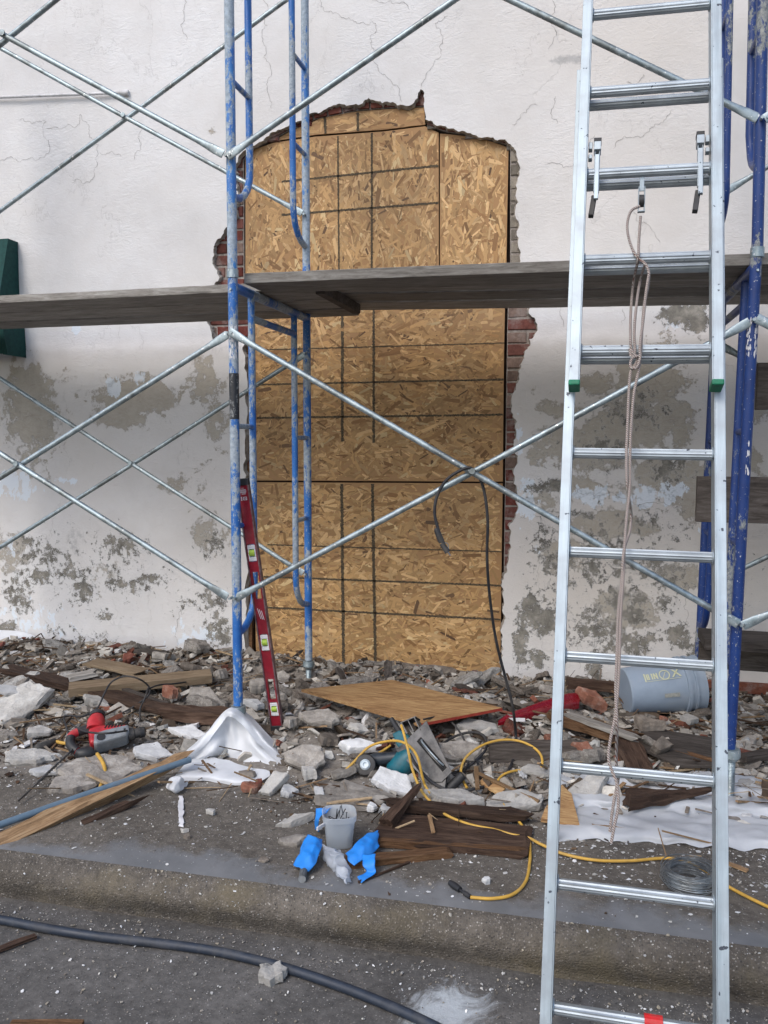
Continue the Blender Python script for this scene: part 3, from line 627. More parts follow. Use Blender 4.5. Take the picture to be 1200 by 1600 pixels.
# ------------------------------------------------------------------ boarded opening
OY = BY + .012
def flakes_mat(name):
    t = MT(name, .62, 0, .35); n = t.noise(3.0, 7, .65, t.co((9, 160, 1), 'UV')); n2 = t.noise(1.2, 6, .6)
    c = t.mix(1, t.attr('Col'), t.ramp(n, [(.3, .72), (.7, 1.22)]), 'MULTIPLY'); c = t.mix(t.math('MULTIPLY', t.ramp(n2, [(.46, 0), (.7, 1)]), .38), c, (.20, .14, .08)); t.color(c); t.bump(n, .25, .0015); return t.m
M['osb'] = flakes_mat('strand_board')
def flake_color(rnd):
    r = rnd.random(); k = rnd.uniform(.66, 1.16)
    if r < .5: c = (.47, .285, .122)
    elif r < .72: c = (.58, .375, .18)
    elif r < .86: c = (.33, .185, .075)
    elif r < .95: c = (.24, .125, .05)
    elif r < .98: c = (.60, .44, .23)
    else: c = (.13, .07, .035)
    return tuple(v * k for v in c)
def osb_board(name, parent, poly, y, horiz, seed, marks=(), gap=.0025):
    """poly in wall (x, z); strands lie on the face as thin chips"""
    rnd = random.Random(seed); mb = MB(); n = len(poly); base = (.36, .205, .09); tone = {1: (1, 1, 1), 2: (1.05, 1.05, 1.05), 3: (1.1, 1.12, 1.15), 4: (.96, .94, .90), 5: (1.02, 1.02, .99)}[seed]
    ctr = Vector((sum(p[0] for p in poly) / n, sum(p[1] for p in poly) / n))
    P = [Vector(p) + (ctr - Vector(p)).normalized() * gap for p in poly]
    b = mb.add([(p.x, yy, p.y) for yy in (y, y + .011) for p in P], [tuple(range(n)), tuple(reversed(range(n, 2 * n)))] + [(i, n + i, n + (i + 1) % n, (i + 1) % n) for i in range(n)], 0, base)
    xs_ = [p.x for p in P]; zs_ = [p.y for p in P]; A = (max(xs_) - min(xs_)) * (max(zs_) - min(zs_)); cnt = int(A / .0016 * 3.4); uvs = {}
    for _ in range(cnt):
        big_ = rnd.random() < .35
        l = rnd.uniform(.034, .072) if big_ else rnd.uniform(.013, .04); wd = rnd.uniform(.004, .014) if big_ else rnd.uniform(.002, .008)
        x, z = rnd.uniform(min(xs_), max(xs_)), rnd.uniform(min(zs_), max(zs_)); a = rnd.gauss(0, .62) + (0 if horiz else math.pi / 2)
        if rnd.random() < .15: a = rnd.uniform(0, math.pi)
        u = Vector((math.cos(a), math.sin(a))); v = Vector((-u.y, u.x)); k1, k2, k3 = rnd.uniform(-.5, .5), rnd.uniform(-.4, .4), rnd.uniform(.6, 1)
        loc = [(-l, -wd * k3), (-l * .2, -wd * rnd.uniform(.9, 1.1)), (l * rnd.uniform(.75, 1), -wd), (l, wd * k1), (l * rnd.uniform(.8, 1), wd), (0, wd * rnd.uniform(.9, 1.15)), (-l * rnd.uniform(.8, 1), wd * k3), (-l, wd * k2)]
        q = [Vector((x, z)) + u * s1 + v * s2 for s1, s2 in loc]
        if not all(inside(P, p.x, p.y) for p in q): continue
        d = rnd.uniform(.0004, .0016); tx, tz = rnd.gauss(0, .006), rnd.gauss(0, .006)
        i0_ = mb.add([(p.x, y - d + (p.x - x) * tx + (p.y - z) * tz, p.y) for p in q], [tuple(range(8))], 0, tuple(a_ * b_ for a_, b_ in zip(flake_color(rnd), tone)))
        ou, ov = rnd.uniform(0, 50), rnd.uniform(0, 50)
        for k, (s1, s2) in enumerate(loc): uvs[i0_ + k] = (s1 + ou, s2 + ov)
    for (p0, p1, wd) in marks:      # marker lines drawn on the board
        p0, p1 = Vector(p0), Vector(p1); m_ = max(6, int((p1 - p0).length / .006)); dr = (p1 - p0).normalized(); nn = Vector((-dr.y, dr.x)); vs = []
        for i in range(m_ + 1):
            c = p0.lerp(p1, i / m_) + nn * .0012 * noise.noise(Vector((i * .3, seed, p0.x * 9)))
            for s_ in (-1, 1): q = c + nn * s_ * wd / 2 * rnd.uniform(.8, 1.55); vs.append((q.x, y - .0021, q.y))
        mb.add(vs, [(2 * i, 2 * i + 1, 2 * i + 3, 2 * i + 2) for i in range(m_)], 1, (0, 0, 0))
    for _ in range(int(A * 26)):     # screw heads and knots
        x, z = rnd.uniform(min(xs_), max(xs_)), rnd.uniform(min(zs_), max(zs_))
        if inside(P, x, z): mb.add([(x + .0035 * math.cos(k), y - .0022, z + .0035 * math.sin(k)) for k in (0, 1, 2, 3, 4, 5)], [(0, 1, 2, 3, 4, 5)], 1, (0, 0, 0))
    o = mb.build(name, [M['osb'], M['marker']], parent)
    uv = o.data.uv_layers.new(name='UVMap')
    li = np.zeros(len(o.data.loops), dtype=np.int32); o.data.loops.foreach_get('vertex_index', li)
    arr = np.zeros((len(o.data.loops), 2), dtype=np.float32)
    for k, vi in enumerate(li): arr[k] = uvs.get(int(vi), (0, 0))
    uv.data.foreach_set('uv', arr.ravel()); return o
tm = MT('dark_marker', .8, 0, .2); tm.color(tm.ramp(tm.noise(90, 5, .7), [(.35, (.035, .03, .024)), (.62, (.12, .09, .055))])); M['marker'] = tm.m
def wp(px, py, y=OY): p = PY(px, py, y); return (p.x, p.z)
def wps(l): return [wp(*q) for q in l]
bo = thing('boarded_opening', (.28, OY, 0), 'tall arched opening in the wall boarded up with strand board and dark marker lines', 'boarded opening')
def mk(*ls): return [(wp(a, b), wp(c, d), w_) for (a, b, c, d, w_) in ls]
osb_board('board', bo, wps([(383, 452), (383, 250), (384, 241), (392, 235), (426, 223), (492, 213), (600, 205), (665, 197), (668, 199), (686, 207), (686, 452)]), OY, False, 1,
    mk((528, 213, 530, 440, .009), (581, 208, 581, 440, .011), (440, 284, 685, 259, .011), (440, 336, 685, 317, .011)))
osb_board('board', bo, wps([(427, 221), (451, 207), (470, 198), (492, 189), (505, 182), (560, 174), (600, 171), (640, 169), (664, 168), (665, 195), (600, 203), (492, 211)]), OY - .004, True, 2, mk((508, 183, 509, 209, .013), (559, 176, 560, 205, .014)))
osb_board('board', bo, wps([(687, 208), (700, 209), (740, 213), (770, 221), (795, 230), (793, 330), (791, 452), (687, 452)]), OY + .002, False, 3)
osb_board('board', bo, wps([(394, 453), (790, 453), (788, 560), (786, 753), (395, 751), (394, 560)]), OY, True, 4,
    mk((535, 470, 535, 690, .015), (584, 470, 584, 692, .013), (401, 547, 788, 536, .006), (401, 601, 787, 593, .009), (401, 653, 786, 648, .010)))
osb_board('board', bo, wps([(395, 753), (786, 755), (784, 900), (782, 1072), (640, 1062), (400, 1044), (397, 900)]), OY, True, 5,
    mk((534, 756, 537, 1051, .017), (582, 756, 587, 1056, .016), (418, 851, 784, 862, .007), (412, 901, 784, 915, .010), (418, 949, 782, 968, .011)))
m = MB(); a, b = wp(383, 150), wp(800, 1085); m.box(((a[0] + b[0]) / 2, OY + .06, (a[1] + b[1]) / 2), (b[0] - a[0] + .6, .02, a[1] - b[1] + .4)); m.build('added_sky_blocker', simple('dark_sky_blocker', (.02, .012, .01), (.06, .035, .025), 8, .9), bo)  # dark sheet added behind the boards to keep sky out of the gaps
sl = MB(); a, b = PY(396, 1046, OY - .01), PY(784, 1076, OY - .01)
sl.box(((a.x + b.x) / 2, OY + .0, a.z - .02), (b.x - a.x + .02, .07, .03)); sl.build('sill_strip', simple('red_brown_sill', (.05, .012, .008), (.16, .05, .035), 18, .8), bo)
jm = MB(); jm.box(((PY(390, 700, OY).x), OY + .01, 1.0), (.022, .05, 2.1)); jm.build('timber_jamb', M['rot_orange'], bo)

# ------------------------------------------------------------------ scaffold
sc = thing('scaffold', (0, 0, 0), 'blue tubular frame scaffold with galvanised cross braces in front of the boarded arch', 'scaffold')
W = 1.034; RT = .0215; RI = .0165
def end_frame(X, z0f, z0b, z1, matl, lift, lean=0.0, mati=None):
    """frame in the plane x = X: two legs, ledger, inner posts bent into the legs, rungs, brace studs, coupling collars"""
    mati = mati or matl
    mb = MB()
    def xx(z): return X + lean * (z - 2.186)
    for y, z0 in ((0, z0f), (W, z0b)): mb.tube([(xx(z0), y, z0), (xx(z1), y, z1)], RT, 20)
    zt = z1 - .055
    mb.tube([(xx(zt), 0, zt), (xx(zt), W, zt)], RT, 16)
    fr = mb.build('end_frame', matl, sc, smooth=True)
    for y, s_, z0 in ((0, 1, z0f), (W, -1, z0b)):
        yi = y + s_ * .215; zb = z0 + .33
        m = MB(); pts = [(xx(zt), yi, zt), (xx(zb + .2), yi, zb + .17)] + [(xx(zb), yi - s_ * .195 * (1 - math.cos(t)), zb + .17 - .17 * math.sin(t)) for t in (.3, .6, .9, 1.2, math.pi / 2)]
        m.tube([Vector((p[0], p[1], p[2])) for p in pts], RI, 14); m.build('inner_post', mati, fr, smooth=True)
        for dz in (.82, 1.27):
            m = MB(); m.tube([(xx(z0 + dz), y, z0 + dz), (xx(z0 + dz), yi, z0 + dz)], .0125, 12); m.build('rung', mati, fr, smooth=True)
    m = MB(); m.tube([(xx(zt), .215, zt - .11), (xx(zt), W - .215, zt - .11)], RI, 12); m.build('short_ledger', mati, fr, smooth=True)
    return fr
def collar(X, Y, Z, parent):
    m = MB(); m.tube([(X, Y - RT - .006, Z - .07), (X, Y - RT + .002, Z - .07)], .005, 8); m.build('locking_pin', M['galv'], parent); m = MB(); m.tube([(X, Y, Z - .02), (X, Y, Z - .018), (X, Y, Z + .018), (X, Y, Z + .02)], [RT + .001, RT + .004, RT + .004, RT + .001], 20); return m.build('coupling_collar', M['galv'], parent, smooth=True)
ZJ = 2.186
for X, ml, mi_ in ((0, 'blue', 'blue'), (2.15, 'navy', 'navy'), (-2.134, 'blue', 'blue'), (4.284, 'navy', 'navy')):
    zf, zb = (.25, .20) if X < 1 else (.235, .19)
    f1 = end_frame(X + (0 if X < 1 else -.003), zf, zb, ZJ, M[ml], 0, -.004 if X < 1 else .012, M[mi_])
    f2 = end_frame(X + .0, ZJ + .003, ZJ + .003, ZJ + 1.94, M[ml if X > 1 else 'blue_worn'], 1, -.004 if X < 1 else -.018, M[ml if X > 1 else 'blue'])
    for y in (0, W): collar(X, y, ZJ, f2)
    for y, z in ((0, zf), (W, zb)):
        m = MB(); g0 = max(.0, heap(X, y)) * .5
        prof = []
        zz = g0 + .012
        while zz < z + .02: prof += [(.0155, zz), (.0175, zz + .003)]; zz += .006
        m.lathe(prof, Matrix.Translation((X + (.008 if X < 1 else -.02), y, 0)), 16)
        m.lathe([(0, z - .004), (.034, z - .004), (.036, z - .035), (.024, z - .05), (0, z - .05)], Matrix.Translation((X + (.008 if X < 1 else -.02), y, 0)), 10)
        m.box((X, y, g0 + .006), (.13, .13, .008)); m.build('screw_jack', M['galv'], sc, smooth=True)
def brace(A, B, C_, D, label=None):
    """one X brace: two tubes with flattened ends and a pivot bolt: A-B and C-D"""
    off = [-.012, .012]; mb = MB()
    for k, (p, q) in enumerate(((A, B), (C_, D))):
        p = Vector(p) + Vector((0, off[k], 0)); q = Vector(q) + Vector((0, off[k], 0)); d = (q - p).normalized(); nn = Vector((0, 1, 0)); e = d.cross(nn).normalized()
        # tube body with flattened ends
        L = (q - p).length; st = [0, .02, .05, .09, .14]; st = st + [L / 2] + [L - s_ for s_ in reversed(st)]; vs = []; seg = 14
        for s_ in st:
            t_ = min(s_, L - s_); fl = sst(.035, .13, t_); a_ = .0128 * fl + .019 * (1 - fl); b_ = .0128 * fl + .0035 * (1 - fl)
            sag = Vector((0, 0, -.006 * math.sin(math.pi * s_ / L)))
            for i in range(seg):
                an = 2 * math.pi * i / seg; vs.append(p + d * (s_ - .012) + sag + e * a_ * math.cos(an) + nn * b_ * math.sin(an))
        fs = [(i * seg + j, i * seg + (j + 1) % seg, (i + 1) * seg + (j + 1) % seg, (i + 1) * seg + j) for i in range(len(st) - 1) for j in range(seg)]
        fs += [tuple(range(seg)), tuple(range((len(st) - 1) * seg, len(st) * seg))]; mb.add(vs, fs)
    o = mb.build('cross_brace', M['galv'], sc, smooth=True)
    p1, p2, p3, p4 = Vector(A), Vector(B), Vector(C_), Vector(D); c = (p1 + p2 + p3 + p4) / 4
    m = MB(); m.tube([c + Vector((0, -.03, 0)), c + Vector((0, .03, 0))], .008, 10); m.tube([c + Vector((0, -.034, 0)), c + Vector((0, -.028, 0))], .013, 10); m.build('pivot_bolt', M['galv'], o, smooth=True)
    for q in (p1, p2, p3, p4): m = MB(); m.tube([q + Vector((0, -.02, 0)), q + Vector((0, .018, 0))], .006, 8); m.build('brace_stud', M['galv'], o)
def splash(X, Y, z0, z1, a0, a1, n, mat, name, parent, dens_=1.0, seed=1):
    rnd = random.Random(seed); m = MB()
    for _ in range(n):
        a = rnd.uniform(a0, a1); z = rnd.uniform(z0, z1); da, dz = rnd.uniform(.05, .2), rnd.uniform(.004, .016); r = RT + .0006 + rnd.uniform(0, .0004); vs = []
        for t_ in range(7): an = a + da * math.cos(t_ * .9) * rnd.uniform(.6, 1.1); vs.append((X + r * math.sin(an), Y - r * math.cos(an), z + dz * math.sin(t_ * .9) * rnd.uniform(.6, 1.1)))
        m.add(vs, [tuple(range(7))])
    return m.build(name, mat, parent)
LF = [o for o in COL.objects if o.name.startswith('end_frame')]
zt_, zb2 = PY(362, 583, -.02).z, PY(362, 655, -.02).z
m = MB(); m.tube([(.0018, 0, zt_), (.0022, 0, zb2)], RT + .0005, 20, cap=False); m.build('dark_paint_band', chipped('black_paint', (.012, .014, .018), (.02, .022, .028), (.10, .11, .12), (.25, .26, .26), .53), LF[0], smooth=True)
splash(.0015, 0, PY(362, 560, -.02).z, PY(362, 508, -.02).z, -.8, 1.2, 70, M['whitelabel'], 'white_paint_splash', LF[0], seed=2)
splash(2.1425, 0, PY(1175, 555, -.02).z, PY(1175, 497, -.02).z, -1.1, -.3, 40, M['whitelabel'], 'white_paint_splash', LF[2], seed=3); splash(2.1425, 0, PY(1175, 555, -.02).z, PY(1175, 497, -.02).z, .3, 1.0, 40, M['whitelabel'], 'white_paint_splash', LF[2], seed=4)
splash(2.1425, 0, PY(1160, 765, -.02).z, PY(1160, 690, -.02).z, -.5, .3, 12, M['whitelabel'], 'white_paint_splash', LF[2], seed=5)
YF, YB = -.03, W - .03
# z of the studs measured in the photograph for each leg
zl = [PY(370, 935, YF).z, PY(370, 520, YF).z]; zr = [PY(1150, 976, YF).z, PY(1172, 500, YF).z]
for (xa, xb, z0a, z1a, z0b, z1b) in ((0.01, 2.14, zl[0], zl[1], zr[0], zr[1]), (-2.134, -.01, zl[0] + .01, zl[1] + .01, zl[0], zl[1]), (2.16, 4.28, zr[0], zr[1], zr[0], zr[1])):
    brace((xa, YF, z1a), (xb, YF, z0b), (xa, YF, z0a), (xb, YF, z1b))
zb0, zb1 = PY(483, 897, YB).z, PY(483, 552, YB).z
brace((-2.13, YB, zb1), (.0, YB, zb0), (-2.13, YB, zb0), (.0, YB, zb1)); brace((2.17, YB, zb1), (4.28, YB, zb0 + .04), (2.17, YB, zb0 + .04), (4.28, YB, zb1))
zu = PY(366, 243, YF).z; zur = PY(1182, 186, YF).z; S_ = 1.2
brace((.01, YF, zu), (2.14, YF, zur + S_), (.01, YF, zu + S_), (2.14, YF, zur)); brace((-2.134, YF, zu + S_), (-.01, YF, zu), (-2.134, YF, zu), (-.01, YF, zu + S_)); brace((2.16, YF, zur), (4.28, YF, zur + S_), (2.16, YF, zur + S_), (4.28, YF, zur))
zub = PY(485, 335, YB).z
brace((-2.134, YB, zub + S_), (.0, YB, zub), (-2.134, YB, zub), (.0, YB, zub + S_)); brace((2.17, YB, zub), (4.28, YB, zub + S_), (2.17, YB, zub + S_), (4.28, YB, zub))

# ------------------------------------------------------------------ planks
def plank(x0, x1, yc, z0, z1, wd=.28, th=.04, seed=0, label='', mat='plank', group=None, dy=0.0, name='scaffold_plank', cat='plank'):
    p0, p1 = Vector((x0, yc, z0)), Vector((x1, yc + dy, z1)); L = (p1 - p0).length; mb = MB(); rnd = random.Random(seed); n = int(L / .06); vs = []
    prof = [(-.5, 0), (.5, 0), (.5, .5), (.5, 1), (-.5, 1), (-.5, .5)]
    cup = rnd.uniform(-.004, .004)
    for i in range(n + 1):
        x = -L / 2 + L * i / n
        for k, (a, b) in enumerate(prof):
            q = .004 * noise.noise(Vector((x * 1.2, k * 2.0, seed))) + (.002 * noise.noise(Vector((x * 14, k * 3.0, seed))))
            vs.append((x, a * wd + q, b * th + .003 * noise.noise(Vector((x * .8, 5, seed))) + cup * abs(a) + .0015 * noise.noise(Vector((x * 12, k, seed + 3)))))
    m = 6
    fs = [(i * m + k, (i + 1) * m + k, (i + 1) * m + (k + 1) % m, i * m + (k + 1) % m) for i in range(n) for k in range(m)] + [tuple(range(m)), tuple(reversed(range(n * m, (n + 1) * m)))]
    mb.add(vs, fs); o = mb.build(name, M[mat], M=frame((p0 + p1) / 2, p1 - p0), bevel=.003)
    return tag(o, label, cat, group)
zL = 2.155
GP_ = 'weathered scaffold planks laid across the frames'
plank(.025, 3.3, .205, zL + .002, zL - .003, .275, .045, 1, 'front grey plank of the right-hand platform, running behind the ladder', group=GP_)
plank(.03, 3.1, .505, zL + .045, zL + .0, .275, .04, 2, 'second grey plank from the front of the right-hand platform', group=GP_)
plank(.035, 3.2, .795, zL + .045, zL + .0, .25, .04, 3, 'third grey plank from the front of the right-hand platform, beside the slit of light', group=GP_)
plank(.02, 3.1, 1.085, zL + .045, zL + .0, .275, .042, 4, 'rear grey plank of the right-hand platform, nearest the boarded arch', group=GP_)
pe = [PZ(466, 440, zL), PZ(522, 470, zL)]
xe = .27
plank(-2.9, xe, .475, zL - .02, zL + .002, .29, .038, 5, 'front grey plank of the left-hand platform, its lit edge crossing the white wall', group=GP_, dy=-.06)
plank(-2.9, xe + .005, .79, zL - .02, zL + .002, .29, .038, 6, 'middle grey plank of the left-hand platform', group=GP_, dy=-.06)
plank(-2.9, xe - .005, 1.09, zL - .02, zL + .002, .26, .038, 7, 'rear grey plank of the left-hand platform', group=GP_, dy=-.06)
cl = MB(); cl.box((xe + .028, .66, zL + .012), (.045, .66, .05)); tag(cl.build('timber_cleat', M['plank_dark'], bevel=.003), 'dark timber cleat across the end of the left-hand planks under the platform', 'cleat')
plank(2.24, 3.9, .42, PY(1180, 640, .42).z, PY(1180, 640, .42).z, .05, .2, 8, 'dark board on edge at the right side, topmost of three behind the blue leg', 'plank_dark', 'dark boards stored on the right bay', name='board')
zz_ = PY(1083, 815, .5).z; plank(2.02, 4.1, .5, zz_, zz_, .045, .205, 9, 'dark weathered board on edge beside the ladder, middle of three behind the blue leg', 'plank_dark', 'dark boards stored on the right bay', name='board')
zz_ = PY(1097, 1003, .62).z; plank(2.07, 4.2, .55, zz_ + .01, zz_, .26, .045, 10, 'dark board lying flat above the bucket, lowest of three behind the blue leg', 'plank_dark', 'dark boards stored on the right bay', name='board'); plank(2.075, 4.2, .66, zz_ - .13, zz_ - .14, .045, .12, 11, 'dark board on edge right below the flat board beside the bucket', 'plank_dark', 'dark boards stored on the right bay', name='board')
for i, z in enumerate((zz_ - .143,)):
    pass

# ------------------------------------------------------------------ ladder
LX, LY, LZ = 1.681, -1.427, -.014; LEAN = .329
LD = Vector((.007, math.sin(LEAN), math.cos(LEAN))).normalized(); LN = Vector((0, -math.cos(LEAN), math.sin(LEAN))).normalized(); LU = LD.cross(LN).normalized() * 1
if LU.x < 0: LU = -LU
LO = Vector((LX, LY, LZ))
def lp(u, t, n=0.0): return LO + LU * u + LD * t + LN * n
def lplane(px, py, n=0.0): return PP(px, py, LO + LN * n, LN)
LM = Matrix((LU, -LN, LD)).transposed().to_4x4(); LM.translation = lp(0, -.16)
lad = thing('extension_ladder', lp(0, -.16), 'long aluminium extension ladder leaning up past the planks on the right', 'ladder', M=LM)
def rail(u, s_, t0, t1, n0, depth=.07, fl=.031, th=.0035, name='rail'):
    m = MB()
    def bx(ua, ub, na, nb):
        vs = [lp(a, t, n_) for t in (t0, t1) for a in (ua, ub) for n_ in (na, nb)]
        m.add(vs, [(0, 1, 3, 2), (4, 6, 7, 5), (0, 4, 5, 1), (2, 3, 7, 6), (0, 2, 6, 4), (1, 5, 7, 3)])
    a, b = u, u + s_ * th; bx(min(a, b), max(a, b), n0, n0 + depth)
    a, b = u + s_ * th, u + s_ * fl; bx(min(a, b), max(a, b), n0 + depth - th, n0 + depth); bx(min(a, b), max(a, b), n0, n0 + th)
    a, b = u + s_ * (fl - th), u + s_ * fl; bx(min(a, b), max(a, b), n0 + depth - .011, n0 + depth - th); bx(min(a, b), max(a, b), n0 + th, n0 + .011)
    return m.build(name, M['alu'], lad, bevel=.0012)
wb_, wf_ = .2, .186
NB, NF = -.035, .030     # base section, fly section in front of it
for s_ in (-1, 1):
    rail(s_ * wb_, s_, -.13, 2.86, NB); rf = rail(s_ * wf_, s_, 1.72, 4.45, NF, .062, .032)
    m = MB(); m.box(lp(s_ * (wf_ + .016), 1.714, NF + .034), (.034, .063, .018), R=LM.to_3x3()); m.build('end_cap', M['green'], lad, bevel=.004)
    m = MB(); m.box(lp(s_ * (wb_ + .014), -.135, NB + .035), (.05, .09, .03), R=LM.to_3x3()); m.build('rubber_foot', M['black'], lad, bevel=.006)
def rung(hw, t, n, matl):
    m = MB(); prof = []
    # D shaped fluted rung
    k_ = 26
    for i in range(k_):
        a = 2 * math.pi * i / k_; r = .0165 * (1 + .045 * (1 if i % 2 else -1)); x = r * math.cos(a) * 1.02; y = r * math.sin(a)
        y = min(y, .0125); prof.append((x, y))
    fw = Matrix.Rotation(LEAN, 3, 'X')
    vs = []
    for u in (-hw, hw):
        for (a, b) in prof: vs.append(lp(u, t, n) + LN * a + LD * b)
    m.add(vs, [(i, (i + 1) % k_, k_ + (i + 1) % k_, k_ + i) for i in range(k_)]); o = m.build('rung', matl, lad)
    for s_ in (-1, 1):
        c = MB(); c.tube([lp(s_ * (hw - .004), t, n), lp(s_ * (hw - .001), t, n)], [.021, .023], 18); c.build('rung_plate', M['alu'], o, smooth=True)
for k in range(0, 10): rung(wb_ - .0, .3048 * k, NB + .035, M['alu_rung'])
for k in range(6, 15): rung(wf_ - .0, .3048 * k, NF + .031, M['alu_rung'])
# rung locks hooking over the eighth rung
for s_ in (-1, 1):
    m = MB(); t8 = .3048 * 8; u = s_ * (wf_ - .03)
    pts = [(.06, .085), (.075, .085), (.078, .02), (.072, -.09), (.06, -.09), (.058, .02)]
    for du in (-.007, .007):
        m.prism([(a, b) for a, b in pts], LN, LD, LU, lp(u + du - .0015, t8 + .02, NF - .03), .003)
    m.box(lp(u, t8 + .09, NF + .036), (.022, .035, .03), R=LM.to_3x3()); m.box(lp(u, t8 - .02, NF + .044), (.014, .012, .16), R=LM.to_3x3()); m.box(lp(u + s_ * .022, t8 + .1, NF + .03), (.012, .02, .025), R=LM.to_3x3()); m.box(lp(u + s_ * .022, t8 + .06, NF + .03), (.012, .02, .015), R=LM.to_3x3())
    o = m.build('rung_lock', M['alu'], lad, bevel=.0015)
    b_ = MB(); b_.box(lp(u - s_ * .0, t8 + .113, NF + .036), (.024, .03, .014), R=LM.to_3x3()); b_.build('lock_spring_cap', M['black'], o, bevel=.002); b_ = MB(); b_.box(lp(u - .010, t8 - .115, NF + .028), (.016, .022, .07), R=LM.to_3x3() @ Matrix.Rotation(.12, 3, 'Y')); b_.build('lock_tongue', M['black'], o, bevel=.002)
m = MB(); q = lp(-.016, .3048 * 8, NF + .03); m.box(q + Vector((0, 0, -.035)), (.014, .006, .05)); m.box(q + Vector((-.009, 0, -.085)), (.003, .022, .075)); m.box(q + Vector((.009, 0, -.085)), (.003, .022, .075)); m.box(q + Vector((0, 0, -.123)), (.022, .022, .004)); pu = m.build('pulley', M['alu'], lad, bevel=.001)
m = MB(); m.tube([q + Vector((-.007, 0, -.09)), q + Vector((.007, 0, -.09))], .019, 18); m.build('pulley_wheel', M['black'], pu, smooth=True)
m = MB(); m.tube([lp(.03, 0, NB + .035), lp(.075, 0, NB + .035)], .0205, 14); tag(m.build('red_tape_band', plastic('red_tape', (.5, .01, .012), .4), lad), 'red tape wrapped round the lowest visible rung')
m = MB(); zc = lplane(1133, 1170, NB + .036); tt = (zc - LO).dot(LD)
rnd = random.Random(4)
for i in range(16):
    a, b = R_(.004, .026), tt + R_(-.035, .045); m.add([lp(wb_ + a, b, NB + .0353), lp(wb_ + a + R_(.003, .008), b + .002, NB + .0353), lp(wb_ + a + R_(.002, .006), b + R_(.012, .03), NB + .0353), lp(wb_ + a - .002, b + R_(.01, .02), NB + .0353)], [(0, 1, 2, 3)])
m.build('torn_sticker', simple('sticker_residue', (.22, .24, .28), (.34, .36, .4), 60, .8), lad)

# rope
def rope_pts(l, n): return [lplane(a, b, n if len(q) < 3 else q[2]) for q in l for a, b in [q[:2]]]
rp = MB()
NR = NF + .055
rp.tube(spline(rope_pts([(1000, 322), (986, 330), (980, 352), (984, 378), (994, 400), (1008, 412), (1014, 428), (1012, 450), (1006, 480), (1003, 520), (1001, 552), (998, 578), (990, 620), (985, 690), (984, 760), (980, 800), (976, 850), (974, 900), (970, 960), (968, 1020), (966, 1070), (961, 1120), (953, 1160), (951, 1185), (956, 1204), (964, 1225), (966, 1260), (960, 1290), (955, 1318)], NR), 6), .0042, 8)
rp.tube(spline(rope_pts([(1001, 338), (1000, 350), (998, 380), (997, 405), (990, 440, -.02), (986, 480, -.02), (985, 520), (987, 548), (996, 560), (990, 575), (984, 590), (980, 680), (979, 700), (980, 760), (986, 800, -.03), (984, 830, -.03), (975, 860), (972, 900), (966, 960), (964, 1020), (962, 1080), (964, 1130), (963, 1190, -.03), (966, 1215, -.03), (958, 1260, -.02), (953, 1300, -.02)], NR), 6), .0042, 8)
rp.tube(spline(rope_pts([(1008, 412), (1000, 440, -.01), (994, 480), (991, 520), (992, 550), (986, 556), (984, 545)], NR), 6), .0042, 8)
rp.tube(spline(rope_pts([(1014, 428), (1009, 460), (1005, 500), (1000, 540), (1000, 560), (994, 575), (985, 572), (988, 560), (998, 556)], NR + .01), 6), .0042, 8)
tag(rp.build('rope', M['rope'], smooth=True), 'frayed pale rope hanging from the ladder pulley down between the rungs', 'rope')

# ------------------------------------------------------------------ spirit level
lt, lb_ = PY(378, 752, -.005), PY(436, 1138, -.03); lt.y = .045; lb_ = Vector((PY(434, 1138, .16).x, .16, .095)); lt = PY(379, 752, .06)
Lx = (lb_ - lt).normalized(); SM = frame(lt, Lx, up=Vector((0, -1, 0)))   # local X down the level, Z toward the camera
LL = (lb_ - lt).length; HWd = .030
sl_ = thing('spirit_level', lt, 'long dark red spirit level leaning beside the blue scaffold leg', 'spirit level', M=SM)
m = MB()
cuts = [(.34 * LL - .0, .40 * LL, 'v'), (.0, .0, '')]
def bar(x0, x1, y0, y1, z0=-.01, z1=.01): m.box(((x0 + x1) / 2, (y0 + y1) / 2, (z0 + z1) / 2), (x1 - x0, y1 - y0, z1 - z0))
wins = [(.245, .315), (.355, .465), (.605, .675), (.79, .875), (.885, .945)]
x = .0
for a, b in wins:
    bar(x * LL, a * LL, -HWd + .006, HWd - .006, -.008, .008); bar(a * LL, b * LL, -HWd + .006, -HWd + .014, -.008, .008); bar(a * LL, b * LL, HWd - .014, HWd - .006, -.008, .008); x = b
bar(x * LL, LL, -HWd + .006, HWd - .006, -.008, .008)
Rl = m.build('level_body', M['redsheen'], sl_, M=Matrix.Identity(4))
m = MB(); bar(0, LL, -HWd, -HWd + .0062, -.0125, .0125); bar(0, LL, HWd - .0062, HWd, -.0125, .0125); m.build('edge_rail', simple('bare_edge', (.10, .04, .05), (.26, .2, .21), 30, .4, .5), sl_, M=Matrix.Identity(4), bevel=.001)
m = MB(); bar(-.012, .018, -HWd - .001, HWd + .001, -.0135, .0135); m.build('rubber_end', M['black'], sl_, M=Matrix.Identity(4), bevel=.003)
m = MB(); bar(LL - .02, LL + .01, -HWd - .001, HWd + .001, -.0135, .0135); m.build('rubber_end', M['black'], sl_, M=Matrix.Identity(4), bevel=.003)
